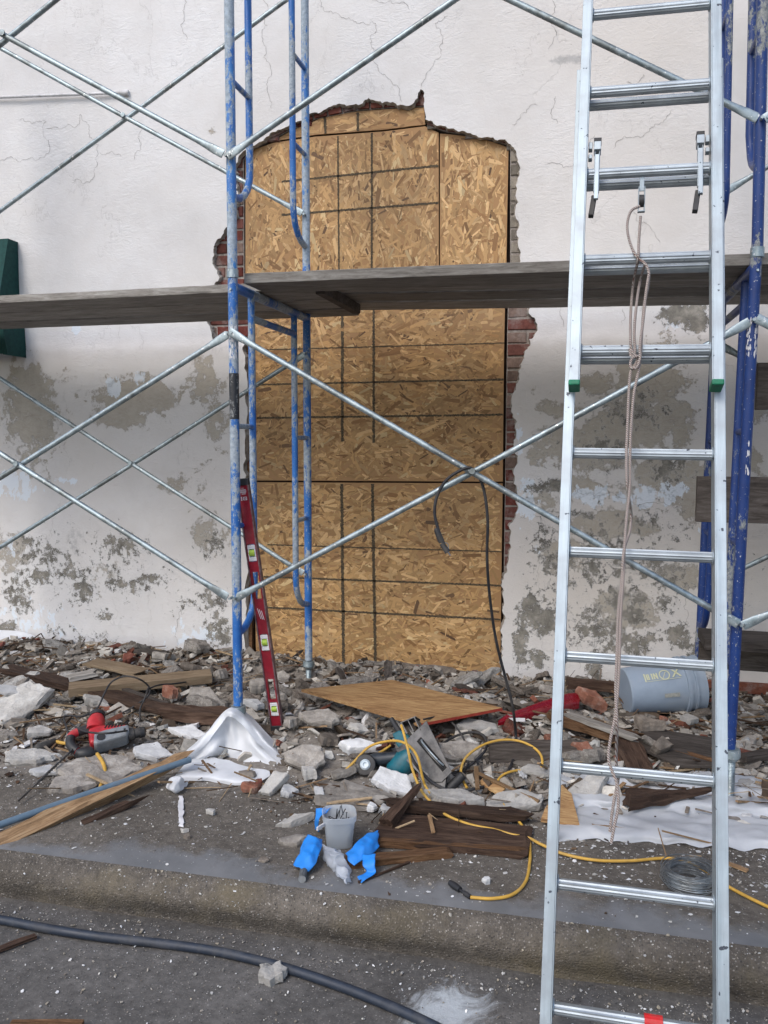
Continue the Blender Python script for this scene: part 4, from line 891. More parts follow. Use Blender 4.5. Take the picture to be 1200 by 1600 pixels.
for a, b in (wins[0], wins[2], wins[4]):
    m = MB(); c = (a + b) / 2 * LL; hl = (b - a) / 2 * LL
    bar(c - hl + .004, c - hl * .45, -.019, .019, -.009, .010); bar(c + hl * .45, c + hl - .004, -.019, .019, -.009, .010); bar(c - hl * .45, c + hl * .45, -.019, -.012, -.009, .010); bar(c - hl * .45, c + hl * .45, .012, .019, -.009, .010)
    o = m.build('vial_holder', M['whitelabel'], sl_, M=Matrix.Identity(4), bevel=.002); m = MB(); m.tube([(c, -.013, 0), (c, .013, 0)], hl * .4, 14); m.build('vial', M['vial'], o, M=Matrix.Identity(4), smooth=True)
m = MB(); z1 = .0088      # printed marks near the top: a framed word, a small line, a square with a ring
def rc(x0, x1, y0, y1): m.add([(x0, y0, z1), (x1, y0, z1), (x1, y1, z1), (x0, y1, z1)], [(0, 1, 2, 3)])
rc(.030, .0315, -.007, .004)
rc(.037, .0395, -.016, .013); rc(.049, .0515, -.016, .013)
for i in range(7): rc(.0405, .048, -.0155 + i * .0045, -.0155 + i * .0045 + .0022)
rc(.0555, .0585, -.009, .010)
for i in range(4): rc(.070 + i * .0048, .0732 + i * .0048, -.016, -.010)
rc(.071, .0735, -.005, .013); rc(.0835, .086, -.005, .013); rc(.0735, .0835, -.005, -.002); rc(.0735, .0835, .010, .013); rc(.077, .080, .001, .007)
for i in range(3): m.add([(.50 * LL + i * .006, -.014 + i * .009, z1), (.50 * LL + .05 + i * .003, -.004 + i * .008, z1), (.50 * LL + .051 + i * .003, -.001 + i * .008, z1), (.50 * LL + i * .006, -.011 + i * .009, z1)], [(0, 1, 2, 3)])
m.build('printed_mark', M['whitelabel'], sl_, M=Matrix.Identity(4))

# ------------------------------------------------------------------ left side: awning, conduit
aw = thing('awning', PY(0, 555, 1.3), 'dark green canvas awning end at the left edge of the wall', 'awning')
m = MB(); xa = PY(20, 460, 1.45).x; za, zb_ = PY(10, 372, 1.4).z, PY(10, 500, 1.4).z
pr_ = [(YW + .0, za), (YW - .10, za + .002), (YW - .24, zb_ + .02), (YW - .24, zb_), (YW + .0, zb_)]
m.add([(x_, y_, z_) for x_ in (xa - 1.6, xa) for (y_, z_) in pr_], [(0, 1, 6, 5), (1, 2, 7, 6), (2, 3, 8, 7), (3, 4, 9, 8), (5, 6, 7, 8, 9), (4, 3, 2, 1, 0)]); m.build('canopy', M['awning'], aw)
m = MB(); n_ = 60; rows = 6; vs = []; zc = PY(10, 557, 1.3).z
for i in range(n_ + 1):
    x_ = xa + .035 - 1.6 * i / n_
    for j in range(rows): t_ = j / (rows - 1); vs.append((x_ + (.05 * t_ if i == 0 else 0), YW - .245 - .015 * t_ + .012 * t_ * math.sin(i * 1.3), zb_ + .01 - (zb_ - zc) * t_ + .01 * math.sin(i * .7) * t_))
m.add(vs, [(i * rows + j, i * rows + j + 1, (i + 1) * rows + j + 1, (i + 1) * rows + j) for i in range(n_) for j in range(rows - 1)])
vs = [(xa + .036 + .05 * t_ * 0 + .01 * t_, y_, zb_ + .01 - (zb_ - zc) * t_) for t_ in (0, .5, 1) for y_ in (YW - .25, YW - .12, YW - .01)]
m.add(vs, [(0, 1, 4, 3), (1, 2, 5, 4), (3, 4, 7, 6), (4, 5, 8, 7)]); m.build('valance', M['awning'], aw, smooth=True)
m = MB(); a, b = PY(0, 152, YW - .025), PY(188, 145, YW - .025); m.tube([a - Vector((3, 0, 0)), a, b], .009, 12); m.tube([b - Vector((.01, 0, 0)), b + Vector((.05, .012, .0))], [.014, .018], 10); tag(m.build('wall_conduit', M['pvc'], smooth=True), 'thin painted conduit running along the upper left wall to a plaster patch', 'conduit')

# ------------------------------------------------------------------ cables
def cable(name, pts, r, mat, label, cat='cord', seg=10, n=8, group=None):
    m = MB(); m.tube(spline(pts, n), r, seg); return tag(m.build(name, mat, smooth=True), label, cat, group)
def gp(l, dz=.02): return [G(q[0], q[1], q[2] if len(q) > 2 else dz) for q in l]
# hanging cord
hc = thing('hanging_cord', PY(740, 735, -.05), 'black power cord draped over the crossing of the front braces and falling to the saw', 'cord')
m = MB(); Yh = -.06
pts = [PY(x, y, Yh) for x, y in ((697, 861), (692, 845), (684, 825), (679, 800), (683, 775), (696, 752), (714, 738), (734, 731))] + [PY(748, 745, -.03), PY(757, 770, -.01), PY(762, 815, .0), PY(761, 870, .04), PY(765, 930, .1), PY(775, 1000, .17), PY(790, 1060, .22), PY(801, 1105, .24)]
pts += gp([(806, 1150, .03), (804, 1180, .02), (792, 1207, .02), (770, 1224, .02), (735, 1234, .03), (700, 1234, .03), (672, 1220, .06), (650, 1195, .12), (640, 1178, .15)])
m.tube(spline(pts, 8), .0065, 10); hco = m.build('cord', M['rubber'], hc, smooth=True)
m = MB(); a, b = PY(681, 825, Yh), PY(690, 848, Yh); m.tube([a, a.lerp(b, .2), a.lerp(b, .8), b], [.008, .012, .013, .010], 12); m.tube([PY(690, 849, Yh), PY(700, 863, Yh)], [.011, .013], 12); m.build('plug', M['black'], hc, smooth=True)
m = MB(); m.tube(spline([PY(690, 848, Yh), PY(699, 849, Yh), PY(701, 857, Yh)], 4), .0022, 6); m.tube([PY(700, 863, Yh), PY(704, 868, Yh)], .003, 6); m.build('prong', M['wire'], hc)
# yellow extension cord
yc = thing('extension_cable', G(780, 1300), 'long yellow extension cord looping over the rubble and away to the right', 'cord')
m = MB()
def c4(l): return [(460 + a / 3.53, 1020 + b / 3.53) + tuple(r) for a, b, *r in l]
def c5(l): return [(640 + a / 4.615, 1080 + b / 4.615) + tuple(r) for a, b, *r in l]
m.tube(spline(gp(c4([(265, 665, .03), (330, 600, .06), (410, 520, .10), (500, 490, .14), (580, 488, .17), (640, 520, .18), (680, 580, .16), (705, 680, .09), (720, 730, .05), (750, 775, .03)]))), .0055, 10)
m.tube(spline(gp(c4([(320, 625, .02), (400, 585, .02), (480, 545, .06), (530, 510, .08)]))), .0055, 10)
m.tube(spline(gp(c4([(590, 400, .25), (605, 450, .24), (628, 540, .2), (650, 640, .13), (690, 740, .07), (740, 810, .04), (830, 890, .025), (960, 945, .02), (1100, 975, .02), (1200, 1003, .02)]) + [(825, 1309, .015), (845, 1319), (880, 1334, .012), (930, 1344, .012), (985, 1345, .012), (1040, 1341, .012), (1075, 1347, .04), (1110, 1368, .03), (1150, 1392, .012), (1200, 1417, .012), (1260, 1445, .012)])), .0055, 10)
m.tube(spline(gp(c5([(415, 700, .02), (385, 640, .03), (370, 575, .05), (395, 495, .08), (460, 430, .1), (560, 375, .1), (680, 350, .1), (800, 362, .09), (900, 410, .07), (950, 470, .05), (952, 545, .03), (905, 575, .02), (800, 570, .02), (720, 583, .03), (660, 615, .03), (632, 665, .03), (642, 745, .02), (700, 850, .02), (780, 930, .015), (830, 1000, .01), (863, 1080, .01), (868, 1150, .008)]) + [(828, 1345, .008), (822, 1376, .008), (802, 1397, .008), (770, 1404, .008), (735, 1402, .008)])), .0055, 10)
m.build('cord', M['yellow'], yc, smooth=True)
m = MB(); a, b = G(735, 1402, .008), G(703, 1379, .012); m.tube([a, a.lerp(b, .3)], .008, 10); m.tube([a.lerp(b, .3), a.lerp(b, .55)], .004, 8); m.tube([a.lerp(b, .5), a.lerp(b, .8), b], [.010, .012, .009], 10); m.build('connector', M['rubber'], yc, smooth=True)
# saw cord and breaker cord
cable('saw_cord', gp([(662, 1124, .12), (690, 1120, .1), (712, 1135, .08), (728, 1163, .04), (731, 1190, .03), (722, 1208, .03), (700, 1212, .03)]), .0045, M['rubber'], 'thin black cord curling away from the upturned circular saw to the plywood edge')
cable('power_cord', gp([(690, 1163, .04), (712, 1150, .04), (738, 1144, .05), (756, 1150, .06), (760, 1168, .05), (748, 1184, .03), (730, 1198, .02), (705, 1210, .02), (690, 1218, .02)]), .006, M['rubber'], 'thick black cord loop lying on grey mortar slabs between the saw and the dark timber')
cable('power_cord', gp([(738, 1178, .03), (748, 1196, .03), (756, 1208, .02)]), .004, M['rubber'], 'short black cord end lying beside the thin wood strips')
# hose on the road
cable('hose', [PZ(x, y, -.136) for x, y in ((-60, 1430), (0, 1437), (80, 1452), (160, 1464), (250, 1474), (330, 1485), (400, 1500), (470, 1520), (540, 1544), (600, 1568), (650, 1590), (700, 1615), (760, 1650))], .0145, M['hose'], 'thick black hose lying along the road below the kerb', 'hose', 14)

# ------------------------------------------------------------------ rotary hammer
def local(thing_): return Matrix.Identity(4)
hp = G(165, 1150, .07); hx_ = (G(225, 1142, .07) - G(120, 1158, .07)).normalized()
HM = frame(hp, hx_, up=Vector((-.12, -.62, .78)).normalized())
hm = thing('rotary_hammer', hp, 'red and grey rotary hammer drill lying on its side on mortar slabs', 'power tool', M=HM)
I4 = Matrix.Identity(4)
m = MB()     # local: X toward the chuck, Y away, Z out of the side; units metres
def cap(m, pts, r, mi=0, seg=14): m.tube(pts, r, seg, mi)
m.prism([(-.07, -.055), (-.075, .03), (-.03, .045), (.06, .03), (.10, .022), (.10, -.004), (-.01, -.02), (-.04, -.055)], Vector((1, 0, 0)), Vector((0, 1, 0)), Vector((0, 0, 1)), (0, 0, -.035), .07); body = m.build('motor_housing', M['red'], hm, M=I4, bevel=.012)
m = MB(); m.tube([(-.045, .04, 0), (-.035, .10, 0), (-.03, .125, 0)], [.042, .040, .030], 18); m.build('motor_top', M['red'], hm, M=I4, smooth=True)
m = MB(); m.tube([(-.03, .123, 0), (-.028, .142, 0), (-.027, .147, 0)], [.036, .036, .026], 18); m.build('motor_cap', M['black'], hm, M=I4, smooth=True)
m = MB(); m.prism([(-.055, -.062), (-.04, -.07), (.0, -.064), (.09, -.045), (.105, -.03), (.105, .018), (.0, .006), (-.05, -.006)], Vector((1, 0, 0)), Vector((0, 1, 0)), Vector((0, 0, 1)), (0, 0, -.038), .078); gb = m.build('gear_housing', M['greymetal'], hm, M=I4, bevel=.01)
m = MB(); m.tube([(.045, -.02, .039), (.045, -.02, .042)], .005, 10); m.build('screw_head', M['black'], gb, M=I4); m = MB(); m.tube([(.085, -.012, .039), (.085, -.012, .042)], .005, 10); m.build('screw_head', M['black'], gb, M=I4); m = MB(); m.tube([(-.02, -.038, .039), (-.02, -.038, .0435)], .019, 20); m.build('mode_dial', M['black'], gb, M=I4)
m = MB(); m.tube([(.10, -.012, 0), (.125, -.011, 0), (.128, -.011, 0), (.15, -.011, 0), (.153, -.011, 0), (.172, -.010, 0), (.178, -.010, 0)], [.03, .029, .023, .022, .026, .023, .014], 22); m.build('chuck', M['black'], hm, M=I4, smooth=True)
m = MB()
for i in range(6): m.box((.005 + i * .014, .026 - i * .001, .036), (.006, .022, .003), R=Matrix.Rotation(-.5, 3, 'Z'))
m.build('vent', M['darkhole'], body, M=I4)
m = MB(); m.tube(spline([(-.06, .06, 0), (-.10, .055, 0), (-.14, .04, 0), (-.155, .01, 0), (-.15, -.03, 0), (-.13, -.062, 0), (-.10, -.08, 0), (-.06, -.078, 0)], 5), .019, 14); hd = m.build('handle', M['red'], hm, M=I4, smooth=True)
m = MB(); m.tube(spline([(-.152, .02, .002), (-.154, -.012, .002), (-.144, -.042, .002), (-.125, -.066, .002)], 5), .0215, 14); m.tube(spline([(-.12, .048, 0), (-.09, .055, 0), (-.065, .058, 0)], 4), .0205, 14); m.build('grip', M['black'], hd, M=I4, smooth=True)
m = MB(); m.tube([(-.128, -.072, 0), (-.11, -.085, 0), (-.075, -.085, 0), (-.06, -.078, 0)], [.02, .03, .031, .024], 16); m.build('handle_foot', M['black'], hm, M=I4, smooth=True)
cable('power_cord', [HM @ Vector((-.158, .03, .01))] + gp([(100, 1122, .05), (108, 1118, .06), (130, 1119, .06), (152, 1106, .07), (163, 1084, .13), (174, 1066, .17), (193, 1057, .2), (215, 1060, .19), (232, 1072, .14), (232, 1086, .10), (212, 1102, .05), (185, 1117, .02), (172, 1122, .02)]), .0045, M['rubber'], 'black cord arching up from the red rotary hammer in front of the tan board')
cable('power_cord', gp([(232, 1074, .14), (226, 1092, .11), (219, 1108, .06), (218, 1128, .03), (210, 1138, .03), (190, 1143, .13), (160, 1146, .16), (130, 1142, .13), (112, 1132, .08)]), .0045, M['rubber'], 'black cord crossing over the body of the red rotary hammer')
cable('power_cord', gp([(232, 1076, .13), (250, 1070, .12), (275, 1068, .09), (300, 1064, .06)]), .0045, M['rubber'], 'black cord trailing right from the hammer along the tan board')
pc = thing('cord_plug', G(70, 1165), 'yellow cord tail with a black moulded socket lying left of the hammer', 'cord')
m = MB(); a, b = G(56, 1172, .03), G(86, 1158, .03); m.tube([a, a.lerp(b, .15), a.lerp(b, .6), b], [.016, .024, .02, .015], 14); m.build('socket', M['black'], pc, smooth=True)
m = MB(); m.tube(spline([b, G(98, 1161, .03), G(112, 1162, .04)], 5), .008, 10); m.build('cord', M['yellow'], pc, smooth=True)
cable('cord_tail', gp([(152, 1178, .05), (160, 1190, .04), (164, 1203, .03), (161, 1218, .02), (156, 1232, .01)]), .0085, M['yellow'], 'short thick yellow cord curving down from under the hammer to the grey pipe')
m = MB(); a, b = G(126, 1160, .06), G(29, 1251, .02); pts = [a.lerp(b, i / 60) for i in range(61)]; m.tube(pts[:26], .0035, 8); m.tube(pts[25:], .0045, 8)
d = (b - a).normalized(); e1_ = d.orthogonal().normalized(); e2_ = d.cross(e1_)
for ph in (0, math.pi): m.tube([a.lerp(b, i / 180) + (e1_ * math.cos(i * .5 + ph) + e2_ * math.sin(i * .5 + ph)) * .0048 for i in range(130)], .0024, 5)
tag(m.build('drill_bit', M['steel'], smooth=True), 'long spiral masonry bit lying on the dirt beside the red hammer', 'drill bit')

# ------------------------------------------------------------------ circular saw
sp_ = G(655, 1190, .10)
# base plate faces the camera, leaning back, turned a little
bt = PP(648, 1172, sp_, Vector((-.35, -.82, .45)).normalized())
nS = Vector((-.30, -.80, .52)).normalized()
def sq(px, py, off=0.0): return PP(px, py, sp_ + nS * off, nS)
uS = (sq(700, 1190) - sq(640, 1110)).normalized(); SMx = frame(sp_, uS, up=nS)
cs_ = thing('circular_saw', G(655, 1225), 'teal circular saw lying on its side with its steel base plate facing out', 'power tool', M=SMx)
SI = SMx.inverted()
def sl2(px, py): v = SI @ sq(px, py); return (v.x, v.y)
m = MB(); plate = [sl2(*q_) for q_ in ((620, 1170), (668, 1127), (704, 1200), (694, 1237), (676, 1236))]
plate = [sl2(*q_) for q_ in ((618, 1172), (666, 1126), (706, 1206), (690, 1222), (668, 1222))]
m.prism(plate, Vector((1, 0, 0)), Vector((0, 1, 0)), Vector((0, 0, 1)), (0, 0, -.004), .004); m.build('base_plate', M['steel'], cs_, M=I4, bevel=.0015)
m = MB(); plate2 = [sl2(*q_) for q_ in ((655, 1218), (690, 1220), (697, 1208), (693, 1238), (664, 1234))]; m.prism(plate2, Vector((1, 0, 0)), Vector((0, 1, 0)), Vector((0, 0, 1)), (0, 0, -.02), .014); m.build('base_flange', M['steel'], cs_, M=I4)
c0 = Vector((*sl2(663, 1165), 0)); c1 = Vector((*sl2(686, 1192), 0)); dB = (c1 - c0); Lb = dB.length; ang = math.atan2(dB.y, dB.x); cc_ = (c0 + c1) / 2
RB = Matrix.Rotation(ang, 3, 'Z')
m = MB(); m.box(cc_ + Vector((0, 0, .001)), (Lb * 1.75, .026, .003), R=RB); m.build('blade_slot', M['darkhole'], cs_, M=I4)
m = MB(); k_ = 24; rB = Lb * .82; nb = RB @ Vector((0, 1, 0)); ub = RB @ Vector((1, 0, 0)); vs = []
for s_ in (-.0012, .0012):
    for i in range(k_ + 1): a = math.pi * i / k_; vs.append(cc_ + ub * rB * math.cos(a) + Vector((0, 0, 1)) * (rB * .42 * math.sin(a)) + nb * s_)
m.add(vs, [tuple(range(k_ + 1)), tuple(reversed(range(k_ + 1, 2 * k_ + 2)))] + [(i, i + 1, k_ + 2 + i, k_ + 1 + i) for i in range(k_)]); m.build('saw_blade', M['steel'], cs_, M=I4)
m = MB(); m.tube([cc_ + nb * .008 + ub * rB * .9 * math.cos(a) + Vector((0, 0, rB * .47 * math.sin(a))) for a in np.linspace(.15, math.pi - .15, 14)], .004, 8); m.build('blade_guard', M['alu'], cs_, M=I4, smooth=True)
# teal motor below left, handle above left (behind the plate)
def off(px, py, z_): v = SI @ sq(px, py); return Vector((v.x, v.y, 0)) + Vector((0, 0, z_))
m = MB(); A_, B_ = off(628, 1178, -.03), off(610, 1208, -.03)
m.tube([off(640, 1172, -.05), off(625, 1186, -.045), off(612, 1203, -.04), off(607, 1212, -.04)], [.052, .055, .05, .034], 14); m.build('motor', M['teal'], cs_, M=I4, smooth=True, bevel=.0)
m = MB(); m.prism([(lambda v: (v.x, v.y))(off(x_, y_, 0)) for x_, y_ in ((605, 1142), (618, 1136), (640, 1150), (640, 1178), (626, 1176), (612, 1160))], Vector((1, 0, 0)), Vector((0, 1, 0)), Vector((0, 0, 1)), (0, 0, -.09), .05); m.build('motor_mount', M['teal'], cs_, M=I4, bevel=.008)
m = MB(); m.tube([off(600, 1116, -.07), off(608, 1130, -.07), off(628, 1158, -.07)], [.011, .013, .015], 12); m.build('handle', M['black'], cs_, M=I4, smooth=True)
m = MB()
for dx in (0, 9, 18):
    a_ = off(628 + dx * 1.1, 1130 - dx * .5, -.02); b_ = off(637 + dx * 1.1, 1146 - dx * .3, -.02); m.box((a_ + b_) / 2, ((b_ - a_).length, .004, .05), R=Matrix.Rotation(math.atan2((b_ - a_).y, (b_ - a_).x), 3, 'Z'))
a_, b_ = off(626, 1130, -.02), off(650, 1120, -.02); m.box((a_ + b_) / 2, ((b_ - a_).length, .004, .05), R=Matrix.Rotation(math.atan2((b_ - a_).y, (b_ - a_).x), 3, 'Z')); m.build('rip_guide', M['steel'], cs_, M=I4)
m = MB(); m.tube([off(694, 1228, -.05), off(716, 1206, -.05)], [.022, .018], 12); m.build('cord_boot', M['black'], cs_, M=I4, smooth=True)

# grinder
gpn = G(571, 1195, .05); gr = thing('angle_grinder', gpn, 'small black angle grinder with a pale disc hub lying left of the saw', 'power tool')
gd = (CAM - gpn).normalized(); gd = (gd + Vector((-.15, 0, .1))).normalized()
m = MB(); Mg = gd.to_track_quat('Z', 'Y').to_matrix().to_4x4(); Mg.translation = gpn
m.lathe([(0, -.03), (.03, -.03), (.044, -.012), (.046, .0), (.042, .006), (.02, .008), (0, .008)], Mg, 26); m.build('guard', M['black'], gr, smooth=True)
m = MB(); m.lathe([(0, .012), (.008, .012), (.009, .018), (.016, .018), (.021, .012), (.023, .009)], Mg, 22); m.build('disc_hub', simple('pale_hub', (.35, .45, .52), (.6, .66, .7), 20, .3), gr, smooth=True)
m = MB(); q1, q2 = G(580, 1188, .04), G(622, 1183, .07); m.tube([q1, q1.lerp(q2, .3), q2], [.026, .03, .025], 14); m.build('body', simple('dark_blue_grey', (.015, .02, .03), (.03, .04, .05), 20, .4), gr, smooth=True)

# ------------------------------------------------------------------ draped polythene at the scaffold foot
def patch(mb, rows, sub=6, amp=.008, seed=0, freq=7):
    """smooth surface through a grid of points"""
    R2 = [spline(r, sub) for r in rows]; cols = list(zip(*R2)); C2 = [spline(c, sub) for c in cols]; n1, n2 = len(C2), len(C2[0]); vs = []
    for i in range(n1):
        for j in range(n2):
            p = C2[i][j]; vs.append(p + Vector((N3(p.x * freq, p.y * freq, p.z * freq + seed), N3(p.y * freq, p.z * freq, p.x * freq + seed), N3(p.z * freq + 5, p.x * freq, p.y * freq + seed))) * amp)
    mb.add(vs, [(i * n2 + j, i * n2 + j + 1, (i + 1) * n2 + j + 1, (i + 1) * n2 + j) for i in range(n1 - 1) for j in range(n2 - 1)])
pk = Vector((.0, -.035, .235))
psh = thing('plastic_sheet', (0, -.1, 0), 'white polythene sheet folded like a tent over the foot of the front scaffold leg', 'plastic sheet')
m = MB()
def dz_(px, py, z): return PZ(px, py, z)
ridge_back = [Vector((-.12, .12, .19)), Vector((.0, .10, .245)), Vector((.14, .14, .18))]
# outer folded roof: rear row, crest row, front fold row
rows = [[dz_(292, 1172, .05), dz_(326, 1140, .13), PY(350, 1114, .09), PY(367, 1104, .08), PY(386, 1113, .10), dz_(413, 1142, .13), dz_(438, 1168, .05)],
        [dz_(287, 1180, .04), dz_(322, 1146, .14), PY(346, 1116, -.0), PY(364, 1106, -.02), PY(384, 1118, .0), dz_(410, 1152, .13), dz_(446, 1184, .03)],
        [dz_(284, 1188, .03), dz_(320, 1152, .13), PY(346, 1120, -.06), PY(362, 1112, -.09), PY(382, 1124, -.06), dz_(412, 1160, .11), dz_(461, 1201, .01)],
        [dz_(290, 1190, .02), dz_(327, 1156, .12), PY(350, 1126, -.08), PY(361, 1120, -.10), PY(377, 1130, -.08), dz_(406, 1164, .11), dz_(452, 1206, .01)]]
patch(m, rows, 9, .006, 1, 16); m.build('folded_sheet', M['sheet'], psh, smooth=True)
m = MB(); rows = [[dz_(289, 1188, .03), dz_(325, 1155, .12), PY(348, 1125, -.05), PY(361, 1119, -.07), PY(378, 1129, -.05), dz_(407, 1163, .10), dz_(452, 1205, .01)],
        [dz_(298, 1188, .02), dz_(332, 1162, .10), PY(352, 1138, -.03), PY(362, 1132, -.04), PY(376, 1142, -.03), dz_(400, 1170, .09), dz_(440, 1205, .01)],
        [dz_(306, 1189, .02), dz_(336, 1174, .07), PY(352, 1160, -.05), PY(364, 1157, -.05), PY(378, 1164, -.05), dz_(400, 1183, .05), dz_(430, 1206, .01)],
        [dz_(312, 1190, .01), dz_(336, 1184, .02), dz_(352, 1184, .02), dz_(366, 1188, .02), dz_(382, 1193, .02), dz_(400, 1200, .015), dz_(425, 1208, .005)]]
patch(m, rows, 9, .006, 2, 18); m.build('inner_fold', M['sheet'], psh, smooth=True)
m = MB(); rows = [[G(300, 1182, .01), G(340, 1186, .01), G(380, 1194, .012), G(420, 1206, .01)], [G(284, 1200, .012), G(335, 1200, .018), G(380, 1208, .02), G(418, 1216, .01)], [G(275, 1212, .02), G(330, 1212, .025), G(370, 1218, .025), G(402, 1224, .012)], [G(272, 1222, .005), G(325, 1220, .005), G(365, 1226, .005), G(398, 1228, .005)]]
patch(m, rows, 9, .010, 4, 16)
rows = [[G(258, 1228, .005), G(268, 1218, .04), G(282, 1214, .05)], [G(262, 1236, .01), G(275, 1226, .05), G(288, 1218, .04)], [G(272, 1236, .004), G(286, 1232, .02), G(296, 1222, .01)]]
patch(m, rows, 9, .016, 5, 26); m.build('ground_fold', M['sheet'], psh, smooth=True)
# sheet at far left by the wall
m = MB(); rows = [[PY(-80, 984, YW - .05), PY(20, 984, YW - .05), PY(60, 996, YW - .05), PY(100, 1022, YW - .05)], [PY(-80, 1000, YW - .15), PY(10, 1004, YW - .16), PY(50, 1012, YW - .15), PY(105, 1028, YW - .1)], [PY(-80, 1032, YW - .35), PY(0, 1032, YW - .34), PY(55, 1032, YW - .3), PY(112, 1032, YW - .16)]]
patch(m, rows, 6, .01, 7); tag(m.build('plastic_sheet', M['sheet'], smooth=True), 'pale polythene sheet piled against the wall at the far left', 'plastic sheet')
# sheet on the pavement at right
m = MB(); rows = []
for py, dd in ((1200, .01), (1222, .025), (1236, .004), (1250, .03), (1266, .006), (1282, .02), (1300, .03), (1316, .005)):
    rows.append([G(x_, py + (x_ - 1000) * .06 + (8 if x_ < 900 else 0), dd + .014 * N3(x_ * .02, py * .05, 1)) for x_ in (868, 910, 950, 1000, 1060, 1120, 1180, 1260, 1360)])
patch(m, rows, 8, .014, 9, 16); tag(m.build('plastic_sheet', M['sheet_r'], smooth=True), 'rumpled pale polythene strip lying on the pavement behind the ladder', 'plastic sheet')

# ------------------------------------------------------------------ bucket
bc = PY(1033, 1076, .92); bz = G(1033, 1112, 0).z
ax = (PY(1100, 1071, .98) - PY(975, 1085, .86)).normalized(); BR = .142
BM = ax.to_track_quat('Z', 'Y').to_matrix().to_4x4(); cx_ = PY(976, 1080, .9); BM.translation = Vector((cx_.x, cx_.y, cx_.z))
bk = thing('bucket', cx_, 'grey plastic bucket with yellow lettering lying on its side in the rubble', 'bucket', M=BM)
LB = (PY(1094, 1070, .96) - cx_).length; r0b, r1b = .118, .142
m = MB(); m.lathe([(0, 0), (r0b - .006, 0), (r0b, .006), (r0b + .012, LB * .5), (r1b - .008, LB * .74), (r1b + .004, LB * .745), (r1b + .005, LB * .79), (r1b - .005, LB * .795), (r1b - .004, LB * .85), (r1b + .004, LB * .855), (r1b + .005, LB * .875), (r1b - .003, LB * .88), (r1b, LB * .985), (r1b + .004, LB), (r1b - .002, LB), (r1b - .006, LB * .98), (r0b - .004, .01), (0, .008)], I4, 48); m.build('bucket_body', M['bucket'], bk, M=I4, smooth=True)
# print on the side that faces the camera and up
BI = BM.inverted(); vdir = (BI.to_3x3() @ (CAM - BM.translation)).normalized(); th0 = math.atan2(vdir.y, vdir.x)
updir = BI.to_3x3() @ Vector((0, 0, 1)); thu = math.atan2(updir.y, updir.x)
sg = 1 if math.sin(thu - th0) > 0 else -1
def bpt(h, th, e=.0016):
    r = (r0b + (r1b - r0b) * .9 * min(1, h / (LB * .74)) if h < LB * .74 else r1b) + e; return Vector((r * math.cos(th0 + sg * th), r * math.sin(th0 + sg * th), h))
m = MB()
def bq(h0, h1, t0, t1, sh=0.0, k=6, e=.0016):
    vs = []
    for i in range(k + 1):
        t_ = t0 + (t1 - t0) * i / k; vs += [bpt(h0 + sh * i / k, t_, e), bpt(h1 + sh * i / k, t_, e)]
    m.add(vs, [(2 * i, 2 * i + 1, 2 * i + 3, 2 * i + 2) for i in range(k)])
h0 = LB * .20; L2 = LB * .47
bq(h0, h0 + L2, .26, .275); bq(h0, h0 + .006, .26, .62)
def stroke(hc, t0, t1, wd=.006, sh=0): bq(hc, hc + wd, t0, t1, sh)
# letters along the band: U N I O X style marks
for hh_ in (.02, .036): stroke(h0 + L2 * hh_ * 3, .33, .58)
bq(h0 + L2 * .06, h0 + L2 * .15, .33, .36)
stroke(h0 + L2 * .20, .33, .58)
stroke(h0 + L2 * .26, .33, .58); stroke(h0 + L2 * .26, .56, .34, .006, .016); stroke(h0 + L2 * .34, .33, .58)
for i in range(22):
    a = 2 * math.pi * i / 22; a2 = 2 * math.pi * (i + 1) / 22; rr_ = .027; ch, ct = h0 + L2 * .57, .46
    vs = []
    for aa in (a, a2):
        for r3 in (rr_, rr_ - .005): vs.append(bpt(ch + r3 * math.cos(aa), ct + r3 * math.sin(aa) / .13))
    m.add(vs, [(0, 1, 3, 2)])
stroke(h0 + L2 * .50, .34, .58, .004, .02); stroke(h0 + L2 * .76, .32, .62, .009, .034); stroke(h0 + L2 * .98, .32, .62, .009, -.034)
m.build('yellow_lettering', M['yellowprint'], bk, M=I4)
m = MB(); bq(LB * .42, LB * .62, -.42, -.26); m.build('label_patch', simple('worn_label', (.22, .24, .24), (.36, .36, .32), 60, .8), bk, M=I4)
# grey can at the right
m = MB(); ca, cb_ = PY(1150, 1135, 1.1), PY(1220, 1150, 1.05); Mc = frame(ca, cb_ - ca) @ Matrix.Rotation(math.pi / 2, 4, 'Y'); prof = [(0, 0)] + [(.045 + .003 * (i % 2), .01 * i) for i in range(18)] + [(0, .17)]
can = thing('drink_bottle', ca, 'crumpled clear bottle lying against the wall foot at the right edge', 'bottle')
m.lathe(prof, Mc, 20); m.build('bottle_body', M['clear'], can, smooth=True)
m = MB(); m.lathe([(.049, .13), (.049, .20), (0, .205)], Mc, 20); m.build('wrapper', simple('printed_wrapper', (.04, .015, .12), (.35, .08, .16), 45, .4), can)

